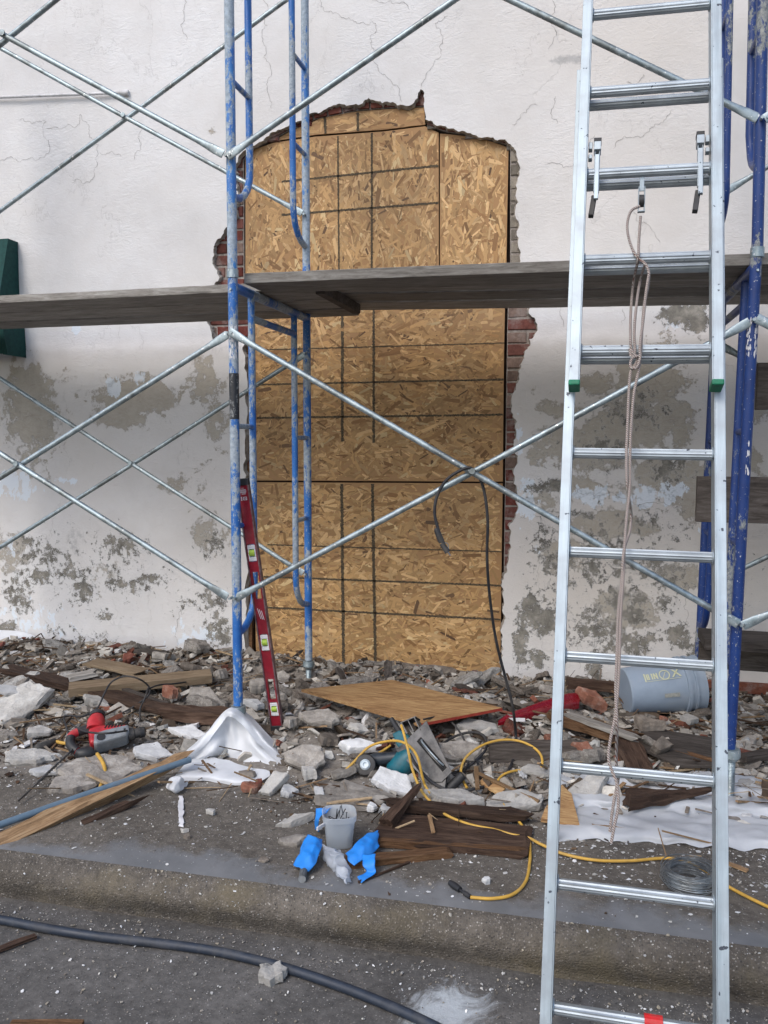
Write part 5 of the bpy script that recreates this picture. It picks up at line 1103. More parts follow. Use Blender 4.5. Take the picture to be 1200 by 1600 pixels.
# red glossy object
rd = thing('red_fairing', G(840, 1118), 'glossy dark red moulded plastic piece wedged in the rubble behind the ladder', 'plastic part')
m = MB(); A_ = G(779, 1130, .03); B_ = G(905, 1100, .05); pts = []; rows = []
for t_, wz, h_ in ((0, .008, .008), (.12, .022, .03), (.35, .032, .042), (.6, .04, .05), (.85, .042, .055), (1, .04, .045)):
    c = A_.lerp(B_, t_); rows.append([c + Vector((0, -wz, -.01)), c + Vector((0, -wz * .95, h_ * .45)), c + Vector((.004, -wz * .3, h_ * .62)), c + Vector((.0, .0, h_ * .66)), c + Vector((0, wz * .5, h_)), c + Vector((0, wz, h_ * .96)), c + Vector((0, wz * 1.3, 0))])
patch(m, rows, 5, .004, 3); m.build('moulded_shell', M['redglossy'], rd, smooth=True)
m = MB(); c = A_.lerp(B_, .2); rows = [[c + Vector((-.03, -.042, .0)), c + Vector((.05, -.05, .008))], [c + Vector((-.03, -.042, .018)), c + Vector((.05, -.05, .026))]]; patch(m, rows, 4, 0); m.build('reflector', M['whitelabel'], rd)

# ------------------------------------------------------------------ pail of nails, tape, offcut
pp_ = G(530, 1318, 0); pl_ = thing('plastic_pail', pp_, 'small clear plastic tub half full of black nails by the blue tape', 'tub')
PM = Matrix.Translation(pp_) @ Matrix.Rotation(.35, 4, 'Z')
def rsq(h, r, z, n=28, e=4): 
    out = []
    for i in range(n):
        a = 2 * math.pi * i / n; c, s_ = math.cos(a), math.sin(a); k = (abs(c) ** e + abs(s_) ** e) ** (-1 / e); out.append(PM @ Vector((r * k * c, r * k * s_, z)))
    return out
m = MB(); lv = [(.044, .0), (.047, .004), (.052, .06), (.056, .098), (.061, .099), (.062, .118), (.060, .12), (.058, .118), (.055, .1), (.050, .06), (.045, .006)]
vs = [p for r, z in lv for p in rsq(0, r, z)]; k_ = 28
m.add(vs, [(i * k_ + j, i * k_ + (j + 1) % k_, (i + 1) * k_ + (j + 1) % k_, (i + 1) * k_ + j) for i in range(len(lv) - 1) for j in range(k_)] + [tuple(range(k_))]); m.build('tub', M['pail'], pl_, smooth=True)
m = MB(); m.box(PM @ Vector((-.062, -.03, .085)), (.006, .07, .014), R=Matrix.Rotation(-.3, 3, 'Z')); m.build('handle', M['whitelabel'], pl_, bevel=.002)
m = MB(); rnd = random.Random(9)
for i in range(90):
    c = PM @ Vector((rnd.uniform(-.035, .035), rnd.uniform(-.035, .035), rnd.uniform(.03, .085))); d = Vector((rnd.gauss(0, 1), rnd.gauss(0, 1), rnd.gauss(0, .6))).normalized(); L_ = rnd.uniform(.012, .022)
    m.tube([c - d * L_, c + d * L_], .0016, 5); m.tube([c + d * L_, c + d * (L_ + .0015)], .0038, 6)
for i in range(6):
    c = PM @ Vector((rnd.uniform(-.02, .02), rnd.uniform(-.02, .02), .10)); d = Vector((rnd.gauss(0, .3), rnd.gauss(0, .3), 1)).normalized(); m.tube([c, c + d * .04], .0016, 5)
tag(m.build('nails', M['nail'], origin=pp_), 'heap of loose black nails inside the small plastic tub', 'nails', kind='stuff')
def strip(name, rows, mat, label, cat='tape', th=.0015, amp=.004, seed=1, parent=None):
    m = MB(); patch(m, rows, 9, amp * 1.6, seed, 34); o = m.build(name, mat, parent, smooth=True); s_ = o.modifiers.new('thick', 'SOLIDIFY'); s_.thickness = th
    return tag(o, label, cat) if parent is None else o
strip('tape_strip', [[G(480, 1304, .06), G(495, 1308, .075), G(505, 1312, .05)], [G(472, 1320, .05), G(488, 1326, .06), G(500, 1330, .045)], [G(466, 1334, .04), G(480, 1342, .045), G(492, 1350, .03)], [G(458, 1350, .02), G(470, 1358, .025), G(482, 1364, .01)]], M['tape'], 'wide blue tape strip bent over the grey pipe offcut, left of the tub')
strip('tape_strip', [[G(540, 1334, .03), G(545, 1342, .03), G(552, 1352, .02)], [G(556, 1318, .05), G(564, 1328, .05), G(570, 1340, .03)], [G(572, 1304, .05), G(582, 1314, .055), G(590, 1326, .03)], [G(590, 1298, .035), G(592, 1306, .04), G(590, 1316, .03)]], M['tape'], 'crumpled blue tape scrap standing right of the tub')
strip('tape_strip', [[G(565, 1335, .04), G(585, 1335, .05)], [G(567, 1350, .03), G(586, 1348, .04)], [G(572, 1362, .01), G(585, 1364, .015)], [G(558, 1370, .008), G(566, 1378, .008)]], M['tape'], 'thin blue tape tail curling forward onto the bare concrete')
strip('tape_strip', [[G(494, 1264, .10), G(520, 1262, .11)], [G(492, 1280, .06), G(498, 1278, .09)], [G(492, 1296, .01), G(498, 1300, .02)]], M['tape'], 'blue tape stuck down the left side of the tub rim')
strip('clear_wrap', [[G(498, 1318, .05), G(515, 1322, .05), G(530, 1330, .03)], [G(502, 1332, .03), G(520, 1338, .05), G(535, 1338, .04)], [G(516, 1350, .008), G(528, 1350, .03), G(540, 1346, .03)], [G(524, 1366, .006), G(535, 1364, .03), G(546, 1362, .006)], [G(538, 1380, .004), G(545, 1384, .01), G(552, 1376, .004)]], M['clear'], 'crumpled clear plastic wrap with blue tint in front of the tub', 'plastic wrap', .0008, .012)
m = MB(); a, b = G(472, 1374, .012), G(478, 1342, .02); m.hollow(a, b, .013, .003, 20); tag(m.build('pipe_offcut', M['greymetal'], smooth=True), 'short grey pipe offcut sticking out from under the blue tape', 'pipe')

# ------------------------------------------------------------------ timber
def timber(name, p0, p1, w_, h_, mat, label, cat='timber', seed=1, amp=.004, taper=(1, 1), ragged=0.0, roll=0.0, group=None, n=30):
    p0, p1 = Vector(p0), Vector(p1); m = MB(); rough_beam(m, (p1 - p0).length, w_, h_, seed, n, amp, taper, ragged); return tag(m.build(name, M[mat], M=lie(p0, p1, roll), bevel=0), label, cat, group)
tb = timber('timber_board', G(108, 1084, .05), G(330, 1062, .06), .10, .045, 'lumber', 'tan sawn board with a pale cut end lying on the rubble behind the hammer', seed=2, amp=.001, roll=.12)
timber('old_plank', G(14, 1050, .05), G(262, 1114, .03), .11, .03, 'rot', 'long dark splintered plank running under the tan board', seed=3, amp=.006, ragged=.04)
timber('old_plank', G(128, 1062, .03), G(260, 1110, .02), .03, .04, 'plank_dark', 'dark narrow batten lying in the shade under the tan board', seed=33)
timber('board_scrap', G(142, 1036, .07), G(222, 1052, .06), .13, .018, 'lumber', 'short tan board scrap lying flat behind the tan sawn board', seed=4, ragged=.02)
timber('board_scrap', G(108, 1062, .06), G(150, 1054, .06), .10, .02, 'plank', 'grey curved board scrap beside the pale cut end', seed=5, ragged=.02)
timber('rotted_timber', G(258, 1122, .02), G(350, 1128, .01), .10, .055, 'rot', 'rotted brown timber stub just behind the white tent-like sheet', seed=6, amp=.012, ragged=.03)
timber('split_beam', G(-60, 1364, .03), G(283, 1194, .04), .075, .085, 'fresh', 'long split tan timber lying diagonally over the pavement at the left', seed=7, amp=.007, taper=(1, .55), ragged=.06, roll=.5, n=60)
timber('beam_dark_side', G(-40, 1386, 0), G(215, 1258, .0), .075, .05, 'rot', 'dark piece added along the split beam as its darker lower side', seed=8, amp=.006, taper=(1, .4), ragged=.07, n=40)  # extra dark piece, added to give the split beam a darker underside
m = MB(); a, b = G(-60, 1310, .03), G(297, 1187, .075); m.tube([a, a.lerp(b, .5) + Vector((0, 0, .004)), b], .0135, 16); tag(m.build('grey_pipe', M['pipe_blue'], smooth=True), 'long blue-grey pipe lying above the split timber beam at the left', 'pipe')
timber('dark_timber', G(764, 1186, .0), G(912, 1188, .0), .09, .075, 'plank_dark', 'dark squared timber lying behind the ladder rail among the slabs', seed=9, amp=.002)
timber('rotted_plank', G(598, 1298, .0), G(822, 1320, .0), .24, .022, 'rot', 'wide flaking rotted brown plank in front of the saw', seed=10, amp=.006, ragged=.03, n=50)
timber('rotted_plank', G(604, 1262, .02), G(815, 1282, .01), .06, .03, 'rot', 'narrow rotted strip along the back of the wide rotted plank', seed=11, amp=.008, ragged=.05, n=50)
timber('rotted_plank', G(592, 1320, .004), G(820, 1335, .0), .03, .022, 'rot_orange', 'thin brown batten along the front edge of the wide rotted plank', seed=12, amp=.004, ragged=.03, n=50)
timber('rotted_plank', G(545, 1352, .0), G(700, 1336, .0), .05, .022, 'rot_orange', 'short weathered batten in front of the rotted plank near the blue tape', seed=13, amp=.004, ragged=.02)
timber('wood_splinter', G(604, 1292, .02), G(656, 1232, .08), .035, .028, 'rot', 'dark splinter standing diagonally against the saw plate', seed=14, amp=.008, taper=(1.3, .6), ragged=.02)
timber('wood_strip', G(748, 1210, .05), G(842, 1254, .04), .012, .010, 'fresh', 'thin pale wood strip lying right of the black cord', seed=15, amp=.001)
timber('wood_strip', G(744, 1200, .05), G(746, 1234, .03), .018, .008, 'fresh', 'short upright pale wood strip beside the black cord', seed=16, amp=.001)
timber('wood_strip', G(671, 1275, .035), G(677, 1302, .03), .014, .006, 'fresh', 'tiny pale wood chip lying on the rotted plank', seed=17, amp=.001)
timber('wood_chunk', G(986, 1262, .02), G(1104, 1244, .03), .075, .055, 'rot', 'jagged dark rotted wood shard lying on the pale polythene strip', seed=18, amp=.014, taper=(1.2, .15), ragged=.05)
timber('rotted_beam', G(866, 1126, .04), G(1000, 1166, .02), .09, .05, 'rot_orange', 'rotted brown beam sloping behind the ladder under the bucket', seed=19, amp=.01, ragged=.04)
timber('grey_batten', G(884, 1118, .09), G(992, 1156, .07), .05, .02, 'plank', 'pale grey batten lying along the rotted beam behind the ladder', seed=20, amp=.004, ragged=.03)
timber('rotted_beam', G(968, 1154, .02), G(1000, 1216, .02), .10, .04, 'rot', 'crumbling dark timber end pointing forward beside the rope', seed=21, amp=.014, ragged=.05)
timber('wood_chunk', G(1040, 1178, .01), G(1112, 1200, .01), .05, .04, 'rot_orange', 'orange-brown broken wood sliver just left of the right ladder rail', seed=22, amp=.008, taper=(.6, 1), ragged=.03)
timber('old_plank', G(885, 1074, .06), G(985, 1082, .05), .06, .05, 'rot', 'dark reddish timber lying against the wall behind the bucket', seed=23, amp=.006)
timber('wood_strip', G(940, 1256, .01), G(976, 1224, .04), .016, .006, 'fresh', 'pale lath leaning on the polythene beside the rope end', seed=24, amp=.001)
timber('wood_strip', G(1136, 1350, .004), G(1168, 1362, .004), .018, .007, 'fresh', 'short pale wood sliver on the pavement right of the ladder', seed=25, amp=.002)
timber('wood_splinter', PZ(-20, 1493, -.147), PZ(56, 1464, -.147), .022, .008, 'rot', 'dark wood splinter lying on the road at the left edge', seed=26, amp=.003)
timber('brick_edge', PZ(15, 1611, -.147), PZ(128, 1611, -.147), .04, .02, 'rot_orange', 'reddish wood edge just showing at the bottom left corner', seed=27, amp=.002)
timber('wood_splinter', G(560, 1380, .0), G(640, 1348, .0), .008, .006, 'rot', 'thin dark twig on the bare concrete below the blue tape', seed=28, amp=.003)
timber('old_plank', G(1160, 1190, .03), G(1230, 1180, .03), .05, .03, 'plank_dark', 'dark board end in the rubble right of the blue leg foot', seed=29)
# plywood offcuts
ql = [G(471, 1077, .10), G(655, 1131, .10), G(785, 1106, .09), G(613, 1062, .10)]
m = MB(); m.add(ql + [p - Vector((0, 0, .014)) for p in ql], [(0, 1, 2, 3), (4, 5, 1, 0), (7, 6, 5, 4), (6, 7, 3, 2), (7, 4, 0, 3)], 0); m.add([ql[1], ql[2], ql[2] - Vector((0, 0, .014)), ql[1] - Vector((0, 0, .014))], [(0, 1, 2, 3)][:1], 1)
ct = sum(ql, Vector()) / 4
Mx = frame(ct, ql[2] - ql[0]); inv = Mx.inverted(); m.v = [inv @ v for v in m.v]
tag(m.build('plywood_sheet', [M['ply'], simple('red_painted_edge', (.22, .02, .012), (.34, .05, .03), 30, .7)], M=Mx), 'loose tan plywood sheet with a red edge lying on the rubble under the boarded arch', 'plywood')
def offcut(pts, th, mat, label, dz=.02, name='plywood_offcut'):
    P_ = [G(x_, y_, d_) for x_, y_, d_ in pts]; n = len(P_); m = MB(); m.add(P_ + [p - Vector((0, 0, th)) for p in P_], [tuple(range(n)), tuple(reversed(range(n, 2 * n)))] + [(i, n + i, n + (i + 1) % n, (i + 1) % n) for i in range(n)]); return tag(m.build(name, M[mat]), label, 'plywood')
offcut([(845, 1280, .03), (852, 1262, .05), (878, 1226, .06), (893, 1240, .05), (906, 1290, .03), (872, 1284, .03)], .011, 'ply', 'triangular strand board offcut just behind the left ladder rail')
offcut([(748, 1222, .03), (756, 1214, .04), (790, 1230, .04), (782, 1242, .03)], .009, 'ply', 'small tan plywood offcut under the thin pale wood strip')
offcut([(985, 1150, .05), (1020, 1138, .06), (1112, 1152, .05), (1114, 1196, .04), (1060, 1196, .04), (1010, 1172, .05)], .012, 'plank_dark', 'dirty dark sheet of board lying in front of the bucket', name='board_offcut')

# ------------------------------------------------------------------ named slabs and bricks
def chunkobj(name, px, py, dz, rx, ry, th, mat, label, seed, tilt=(0, 0), yaw=0, corners=5, cat='rubble', bump=.01, group=None):
    c = G(px, py, dz); Mx = Matrix.Translation(c) @ Matrix.Rotation(yaw, 4, 'Z') @ Matrix.Rotation(tilt[0], 4, 'X') @ Matrix.Rotation(tilt[1], 4, 'Y')
    m = MB(); slab(m, I4, rx, ry, th, seed, corners=corners, bump=bump); return tag(m.build(name, M[mat], M=Mx), label, cat, group)
chunkobj('plaster_piece', 240, 1182, .01, .105, .075, .035, 'white_plaster', 'bright white plaster slab right of the red hammer chuck', 1, (.25, .1), .3)
chunkobj('plaster_piece', 293, 1150, .01, .105, .055, .03, 'white_plaster', 'white topped plaster slab with brown spots behind the white one near the hammer', 2, (.15, .1), -.2)
chunkobj('mortar_piece', 25, 1108, .03, .24, .12, .05, 'pale_plaster', 'large layered grey slab tilted up at the left edge', 3, (.35, -.35), .9, 6, bump=.02)
chunkobj('plaster_piece', 14, 1082, .09, .10, .05, .02, 'white_plaster', 'white plaster piece lying on the large layered slab at the left edge', 4, (.2, .2), .3)
chunkobj('mortar_piece', 45, 1188, .0, .13, .08, .035, 'pale_plaster', 'pale grey slab left of the drill bit', 5, (.1, 0), .2)
chunkobj('mortar_piece', 155, 1210, .0, .20, .15, .035, 'mortar', 'wide cracked grey mortar slab under the yellow cord tail', 6, (.05, .02), .1, 7, bump=.015)
chunkobj('mortar_piece', 112, 1232, .0, .10, .07, .03, 'mortar', 'crumbled grey mortar slab in front of the wide cracked one', 66, (.1, 0), .5)
chunkobj('plaster_piece', 75, 1208, .01, .07, .05, .02, 'white_plaster', 'small white faced plaster piece beside the spiral drill bit', 67, (.2, 0), .5)
chunkobj('stone_piece', 428, 1228, .02, .085, .055, .035, 'pale_plaster', 'tilted pale stone slab right of the tent-like sheet', 7, (.45, -.5), .8, 4)
chunkobj('plaster_piece', 450, 1242, .0, .05, .04, .03, 'white_plaster', 'rounded white plaster lump right of the tilted pale stone', 8, (.1, .2), .4)
chunkobj('plaster_piece', 398, 1106, .05, .065, .035, .035, 'white_plaster', 'small white plaster slab between the blue leg and the red level', 9, (.2, .05), .1, 4)
chunkobj('mortar_piece', 462, 1288, .0, .075, .032, .03, 'pale_plaster', 'pale elongated mortar piece on the dirt left of the tub', 10, (.1, -.2), .5, 4)
chunkobj('mortar_piece', 458, 1318, .0, .06, .035, .025, 'mortar', 'rough mortar lump just behind the blue tape strip', 11, (.1, -.1), .2)
chunkobj('plaster_piece', 565, 1172, .02, .12, .05, .04, 'white_plaster', 'long white plaster slab behind the angle grinder', 12, (.25, .05), .05, 4)
chunkobj('plaster_piece', 618, 1230, .01, .13, .07, .04, 'white_plaster', 'layered white plaster slab under the teal saw motor', 13, (.3, .3), -.4)
chunkobj('mortar_piece', 712, 1254, .0, .15, .05, .04, 'pale_plaster', 'long pale mortar slab directly behind the rotted plank', 14, (.05, 0), .0, 5)
chunkobj('mortar_piece', 545, 1252, .0, .19, .11, .03, 'mortar', 'broad crumbling grey slab between the grinder and the tub', 15, (.08, .0), -.2, 7, bump=.02)
chunkobj('plaster_piece', 498, 1240, .02, .035, .022, .02, 'white_plaster', 'small bright white plaster chip on the broad crumbling slab', 16, (.3, .4), -.4, 4)
chunkobj('plaster_piece', 604, 1270, .01, .04, .03, .03, 'white_plaster', 'small white plaster piece right behind the tub', 17, (.3, .1), .4, 4)
chunkobj('plaster_piece', 582, 1266, .01, .028, .02, .025, 'white_plaster', 'little white cube-like plaster bit behind the tub rim', 18, (.1, .1), .7, 4)
chunkobj('mortar_piece', 805, 1262, .0, .14, .07, .04, 'pale_plaster', 'pale layered slab under the end of the thin wood strip', 19, (.15, -.2), .2, 6, bump=.018)
chunkobj('plaster_piece', 925, 1238, .01, .10, .055, .04, 'pale_plaster', 'angular pale plaster slab between the ladder rails behind the lower rung', 20, (.25, -.35), .5, 5)
chunkobj('plaster_piece', 850, 1210, .01, .12, .05, .02, 'pale_plaster', 'white dusted slab in front of the dark squared timber', 21, (.1, 0), 0, 6)
chunkobj('mortar_piece', 742, 1142, .02, .14, .06, .04, 'pale_plaster', 'pale slab under the front edge of the plywood sheet', 22, (.15, .15), -.3)
chunkobj('mortar_piece', 715, 1180, .01, .14, .10, .03, 'mortar', 'flat grey slab under the thick black cord loop', 23, (.1, 0), .3, 6, bump=.015)
chunkobj('mortar_piece', 480, 1190, .02, .11, .075, .04, 'mortar', 'thick grey mortar slab beyond the right corner of the tent-like sheet', 24, (.3, .1), -.3, 6, bump=.016)
chunkobj('mortar_piece', 500, 1128, .05, .12, .06, .035, 'mortar', 'grey slab with chipped edges below the left tip of the plywood sheet', 25, (.2, .0), .1, 6)
chunkobj('mortar_piece', 588, 1120, .02, .10, .04, .03, 'pale_plaster', 'pale slab under the middle of the plywood front edge', 26, (.2, .1), -.1, 5)
chunkobj('brick_piece', 392, 1236, .0, .045, .03, .035, 'brick_orange', 'rough red brick lump at the front of the tent-like sheet', 30, (.1, .1), .3, 6, 'brick')
chunkobj('brick_piece', 404, 1226, .03, .02, .018, .02, 'brick', 'small dark red brick bit leaning on the tilted pale stone', 31, (.1, .1), .3, 5, 'brick')
chunkobj('brick_piece', 265, 1090, .05, .05, .035, .06, 'brick_orange', 'pinkish brick block with mortar below the tan board', 32, (.1, .1), .3, 4, 'brick')
chunkobj('brick_piece', 920, 1100, .05, .085, .045, .07, 'brick_orange', 'worn brick with grey mortar cap left of the bucket', 33, (.2, .5), -.5, 4, 'brick')
chunkobj('brick_piece', 910, 1180, .03, .055, .04, .06, 'brick_orange', 'broken orange brick fragment just above the lower rung', 34, (.4, .4), -.5, 4, 'brick')
chunkobj('brick_piece', 860, 1160, .03, .035, .03, .03, 'brick_orange', 'sandy brick bit on the dark squared timber', 35, (.1, .1), .2, 5, 'brick')
chunkobj('mortar_piece', 320, 1098, .05, .11, .075, .06, 'mortar', 'big angular grey mortar block left of the blue front leg', 36, (.3, .2), -.2, 5)
chunkobj('mortar_piece', 402, 1078, .06, .06, .05, .05, 'mortar', 'rounded grey block behind the red level foot', 37, (.2, .1), .4, 5)
chunkobj('mortar_piece', 1030, 1172, .05, .055, .05, .05, 'mortar_brown', 'tan broken stone standing on the dirty dark sheet', 38, (.6, .2), .2, 4)
chunkobj('mortar_piece', 1075, 1128, .04, .05, .04, .03, 'pale_plaster', 'pale angular stone in front of the bucket mouth', 39, (.2, .2), .3, 4)
chunkobj('mortar_piece', 1010, 1140, .05, .075, .04, .055, 'mortar_brown', 'brown squared block lying under the bucket', 40, (.1, .0), -.1, 4)
chunkobj('brick_piece', 1035, 1125, .05, .025, .022, .02, 'brick_orange', 'small orange brick bit touching the underside of the bucket', 41, (.1, .0), -.1, 5, 'brick')
chunkobj('plaster_piece', 1160, 1228, .0, .05, .03, .02, 'pale_plaster', 'pale plaster bit lying on the polythene right of the ladder', 42, (.1, 0), .2, 5)
for k_, (px, py, rx, ry, th, mt, lb) in enumerate([
 (150, 1098, .10, .06, .03, 'pale_plaster', 'pale plaster slab lying just below the pale cut end of the tan board'),
 (60, 1148, .07, .05, .03, 'pale_plaster', 'chipped pale slab between the layered slab and the black socket'),
 (205, 1108, .06, .045, .03, 'mortar', 'grey slab behind the hammer body under its arching cord'),
 (480, 1215, .05, .04, .04, 'pale_plaster', 'upright pale plaster flake right of the white rounded lump'),
 (540, 1212, .07, .04, .03, 'mortar', 'grey slab directly in front of the grinder guard'),
 (515, 1160, .06, .05, .03, 'mortar_brown', 'brown stained slab left of the long white slab'),
 (455, 1135, .07, .05, .04, 'mortar', 'tilted grey slab right of the red level foot'),
 (560, 1142, .05, .04, .025, 'pale_plaster', 'pale slab just below the plywood front edge near the saw handle'),
 (775, 1160, .06, .04, .025, 'mortar', 'grey slab behind the left end of the dark squared timber'),
 (655, 1072, .05, .03, .02, 'mortar_brown', 'brown slab at the back edge of the plywood sheet'),
 (850, 1080, .07, .05, .035, 'mortar', 'grey slab against the wall foot behind the red plastic piece'),
 (960, 1205, .06, .04, .03, 'pale_plaster', 'pale slab under the lower ladder rung by the rope'),
 (1085, 1170, .05, .035, .02, 'pale_plaster', 'pale slab at the right side of the dirty dark sheet'),
 (345, 1060, .08, .05, .045, 'mortar', 'grey block just left of the blue front leg near the board end'),
 (300, 1048, .07, .045, .04, 'mortar_brown', 'brown slab behind the right end of the tan board'),
 (255, 1030, .09, .05, .04, 'mortar', 'grey slab topping the rubble bank below the white wall at the left'),
 (200, 1032, .06, .04, .035, 'brick', 'dark brick piece on the bank left of the topmost grey slab'),
 (440, 1062, .06, .04, .035, 'mortar', 'grey block between the red level and the rear screw jack'),
 (1175, 1165, .07, .05, .03, 'mortar', 'grey slab right of the blue leg foot')]):
    chunkobj('mortar_piece', px, py, .015, rx, ry, th, mt, lb, 200 + k_, (.25 * math.sin(k_ * 2.1), .3 * math.cos(k_ * 1.7)), k_ * .9, 4 + k_ % 3, bump=.012)
def roadrock(px, py, rx, ry, th, mat, label, seed):
    c = PZ(px, py, -.15); m = MB(); slab(m, I4, rx, ry, th, seed, corners=7, bump=.03, rough=.3); return tag(m.build('stone', M[mat], M=Matrix.Translation(c) @ Matrix.Rotation(.6, 4, 'Z')), label, 'stone')
roadrock(430, 1530, .046, .036, .032, 'pale_plaster', 'lone pale mortar lump resting on the road against the hose', 44)
chunkobj('stone', 760, 1380, .0, .018, .014, .02, 'white_plaster', 'small white stone on the pavement near the yellow cord plug', 45, cat='stone')
chunkobj('stone', 288, 1300, .0, .02, .012, .012, 'pale_plaster', 'flat pale chip on the pavement right of the split beam', 46, cat='stone')
chunkobj('stone', 292, 1310, .0, .016, .012, .014, 'mortar_brown', 'small brown stone touching the flat pale chip', 47, cat='stone')
chunkobj('stone', 330, 1272, .0, .02, .016, .02, 'pale_plaster', 'small pale stone alone on the dirt below the tent-like sheet', 48, cat='stone')
chunkobj('stone', 412, 1346, .0, .028, .018, .012, 'mortar_brown', 'flat brown clod on the bare concrete left of the tape', 49, cat='stone')
strip('paint_strip', [[G(279, 1242, .004), G(286, 1242, .006)], [G(279, 1262, .008), G(287, 1262, .006)], [G(280, 1290, .004), G(287, 1292, .005)]], M['whitelabel'], 'narrow white strip of peeled paint lying on the dirt below the tent-like sheet', 'paint strip', .002, .004)
# dry leaf on the kerb
m = MB(); pts = [PZ(608, 1396, -.0), PZ(612, 1402, -.01), PZ(616, 1414, -.03), PZ(620, 1428, -.06), PZ(617, 1440, -.09)]; m.tube(pts, [.003, .008, .010, .006, .0015], 7); m.tube([PZ(606, 1393, .006), PZ(609, 1399, 0)], [.001, .004], 5); tag(m.build('dry_leaf', M['rot']), 'curled brown dry leaf clinging to the kerb face', 'leaf')

# ------------------------------------------------------------------ wire coil
wc_c = G(1076, 1392, .0); m = MB(); rnd = random.Random(12)
for k in range(46):
    r = .078 + rnd.uniform(-.016, .012); z = .006 + k * .0012 + rnd.uniform(-.003, .003); ox, oy = rnd.uniform(-.006, .006), rnd.uniform(-.006, .006); tx, ty = rnd.gauss(0, .12), rnd.gauss(0, .12)
    m.tube([wc_c + Vector((ox + r * math.cos(a), oy + r * math.sin(a), max(.002, z + .02 + r * (tx * math.cos(a) + ty * math.sin(a)) * .5))) for a in np.linspace(0, 2 * math.pi, 33)], .0011, 4, cap=False)
tag(m.build('wire_coil', M['wire']), 'coil of thin galvanised tie wire on the pavement behind the ladder rung', 'wire coil')

# ------------------------------------------------------------------ rubble
GREYS = [('mortar', 'mortar_chunk')] * 7 + [('mortar_brown', 'mortar_chunk')] * 5 + [('pale_plaster', 'plaster_chunk')] * 3 + [('brick', 'brick_chunk'), ('plank_dark', 'lath_chunk'),  ('white_plaster', 'white_chunk'), ('plank_dark', 'lath_chunk')]
LAB = {'mortar_chunk': 'broken grey-brown mortar chunk lying in the rubble heap', 'plaster_chunk': 'broken pale plaster chunk lying in the rubble heap', 'brick_chunk': 'broken red brick chunk lying in the rubble heap', 'white_chunk': 'broken white painted plaster chunk lying in the rubble heap', 'lath_chunk': 'short dark broken wood piece lying in the rubble heap'}
GRP = {'mortar_chunk': 'mortar chunks in the rubble heap', 'plaster_chunk': 'plaster chunks in the rubble heap', 'brick_chunk': 'brick chunks in the rubble heap', 'white_chunk': 'white plaster chunks in the rubble heap', 'lath_chunk': 'broken wood pieces in the rubble heap'}
meshes = {}
def dens(x, y):
    d = sst(-.42, .0, y) * (1 - .15 * sst(1.42, 1.5, y)); d *= .7 + .9 * N3(x * 1.1, y * 1.1, 11) + .2
    if x > 1.55 and y < .15: d *= .25
    if -.55 < x < .35 and y < -.12: d *= .25
    return max(0, d)
rnd = random.Random(21)
cnt = 0; tries = 0
while cnt < 290 and tries < 20000:
    tries += 1; x = rnd.uniform(-1.75, 2.9); y = rnd.uniform(-.4, 1.42)
    if rnd.random() > dens(x, y) * .8: continue
    mt, nm = rnd.choice(GREYS); v = rnd.randrange(9); key = (mt, v)
    if key not in meshes:
        m = MB()
        if nm == 'lath_chunk': rough_beam(m, 2.6, .55, .32, v + 5, 12, .06, (1, .7), .25)
        else: slab(m, I4, 1, rnd.uniform(.5, .85), rnd.uniform(.16, .5), 100 + v + len(meshes) * 7, n=20, rings=3, corners=rnd.choice((4, 5, 5, 6)), bump=.0, rough=.2)
        o = m.build(nm, M[mt], M=I4); meshes[key] = o; first = True
        if nm != 'lath_chunk':
            for vv in o.data.vertices: vv.co += Vector((noise.noise(vv.co * 2.3 + Vector((v, 0, 0))), noise.noise(vv.co * 2.3 + Vector((0, v, 7))), noise.noise(vv.co * 2.6 + Vector((3, 0, v))))) * .14
    else:
        o = meshes[key].copy(); COL.objects.link(o)
    s_ = rnd.choice((.035, .04, .045, .055, .065, .08, .10, .12)) * (1.0 if y > .3 else .9); s_ *= rnd.uniform(.8, 1.15)
    if nm == 'white_chunk': s_ *= .7
    h = pave_h(x, y); tl = rnd.gauss(0, .38)
    o.matrix_world = Matrix.Translation((x, y, h + rnd.uniform(-.25, .35) * s_)) @ Matrix.Rotation(rnd.uniform(0, 6.28), 4, 'Z') @ Matrix.Rotation(tl, 4, 'X') @ Matrix.Rotation(rnd.gauss(0, .3), 4, 'Y') @ Matrix.Scale(s_, 4)
    tag(o, LAB[nm], 'rubble', GRP[nm]); cnt += 1
LMK = [('the red level foot', 434, 1138), ('the red hammer', 165, 1150), ('the bucket', 1035, 1075), ('the circular saw', 655, 1180), ('the left end of the plywood sheet', 475, 1078), ('the right corner of the plywood sheet', 784, 1106), ('the front blue leg foot', 366, 1090), ('the rear screw jack', 485, 1050), ('the tan sawn board', 215, 1062), ('the tent-like white sheet', 365, 1160), ('the red plastic piece', 838, 1118), ('the dark squared timber', 820, 1170), ('the right blue leg foot', 1143, 1170), ('the far left plastic sheet', 60, 1010), ('the layered slab at the left edge', 25, 1110), ('the brown timber stub', 300, 1118), ('the angle grinder', 571, 1195), ('the clear plastic tub', 530, 1295), ('the wide rotted plank', 705, 1290), ('the worn brick by the bucket', 920, 1095), ('the dirty dark sheet of board', 1050, 1165), ('the pale polythene strip', 1010, 1290), ('the foot of the boards', 640, 1062), ('the wire coil', 1076, 1390), ('the spiral bit', 75, 1208), ('the rope end', 957, 1300), ('the jamb foot', 392, 1035), ('the bottle at the right edge', 1180, 1130)]
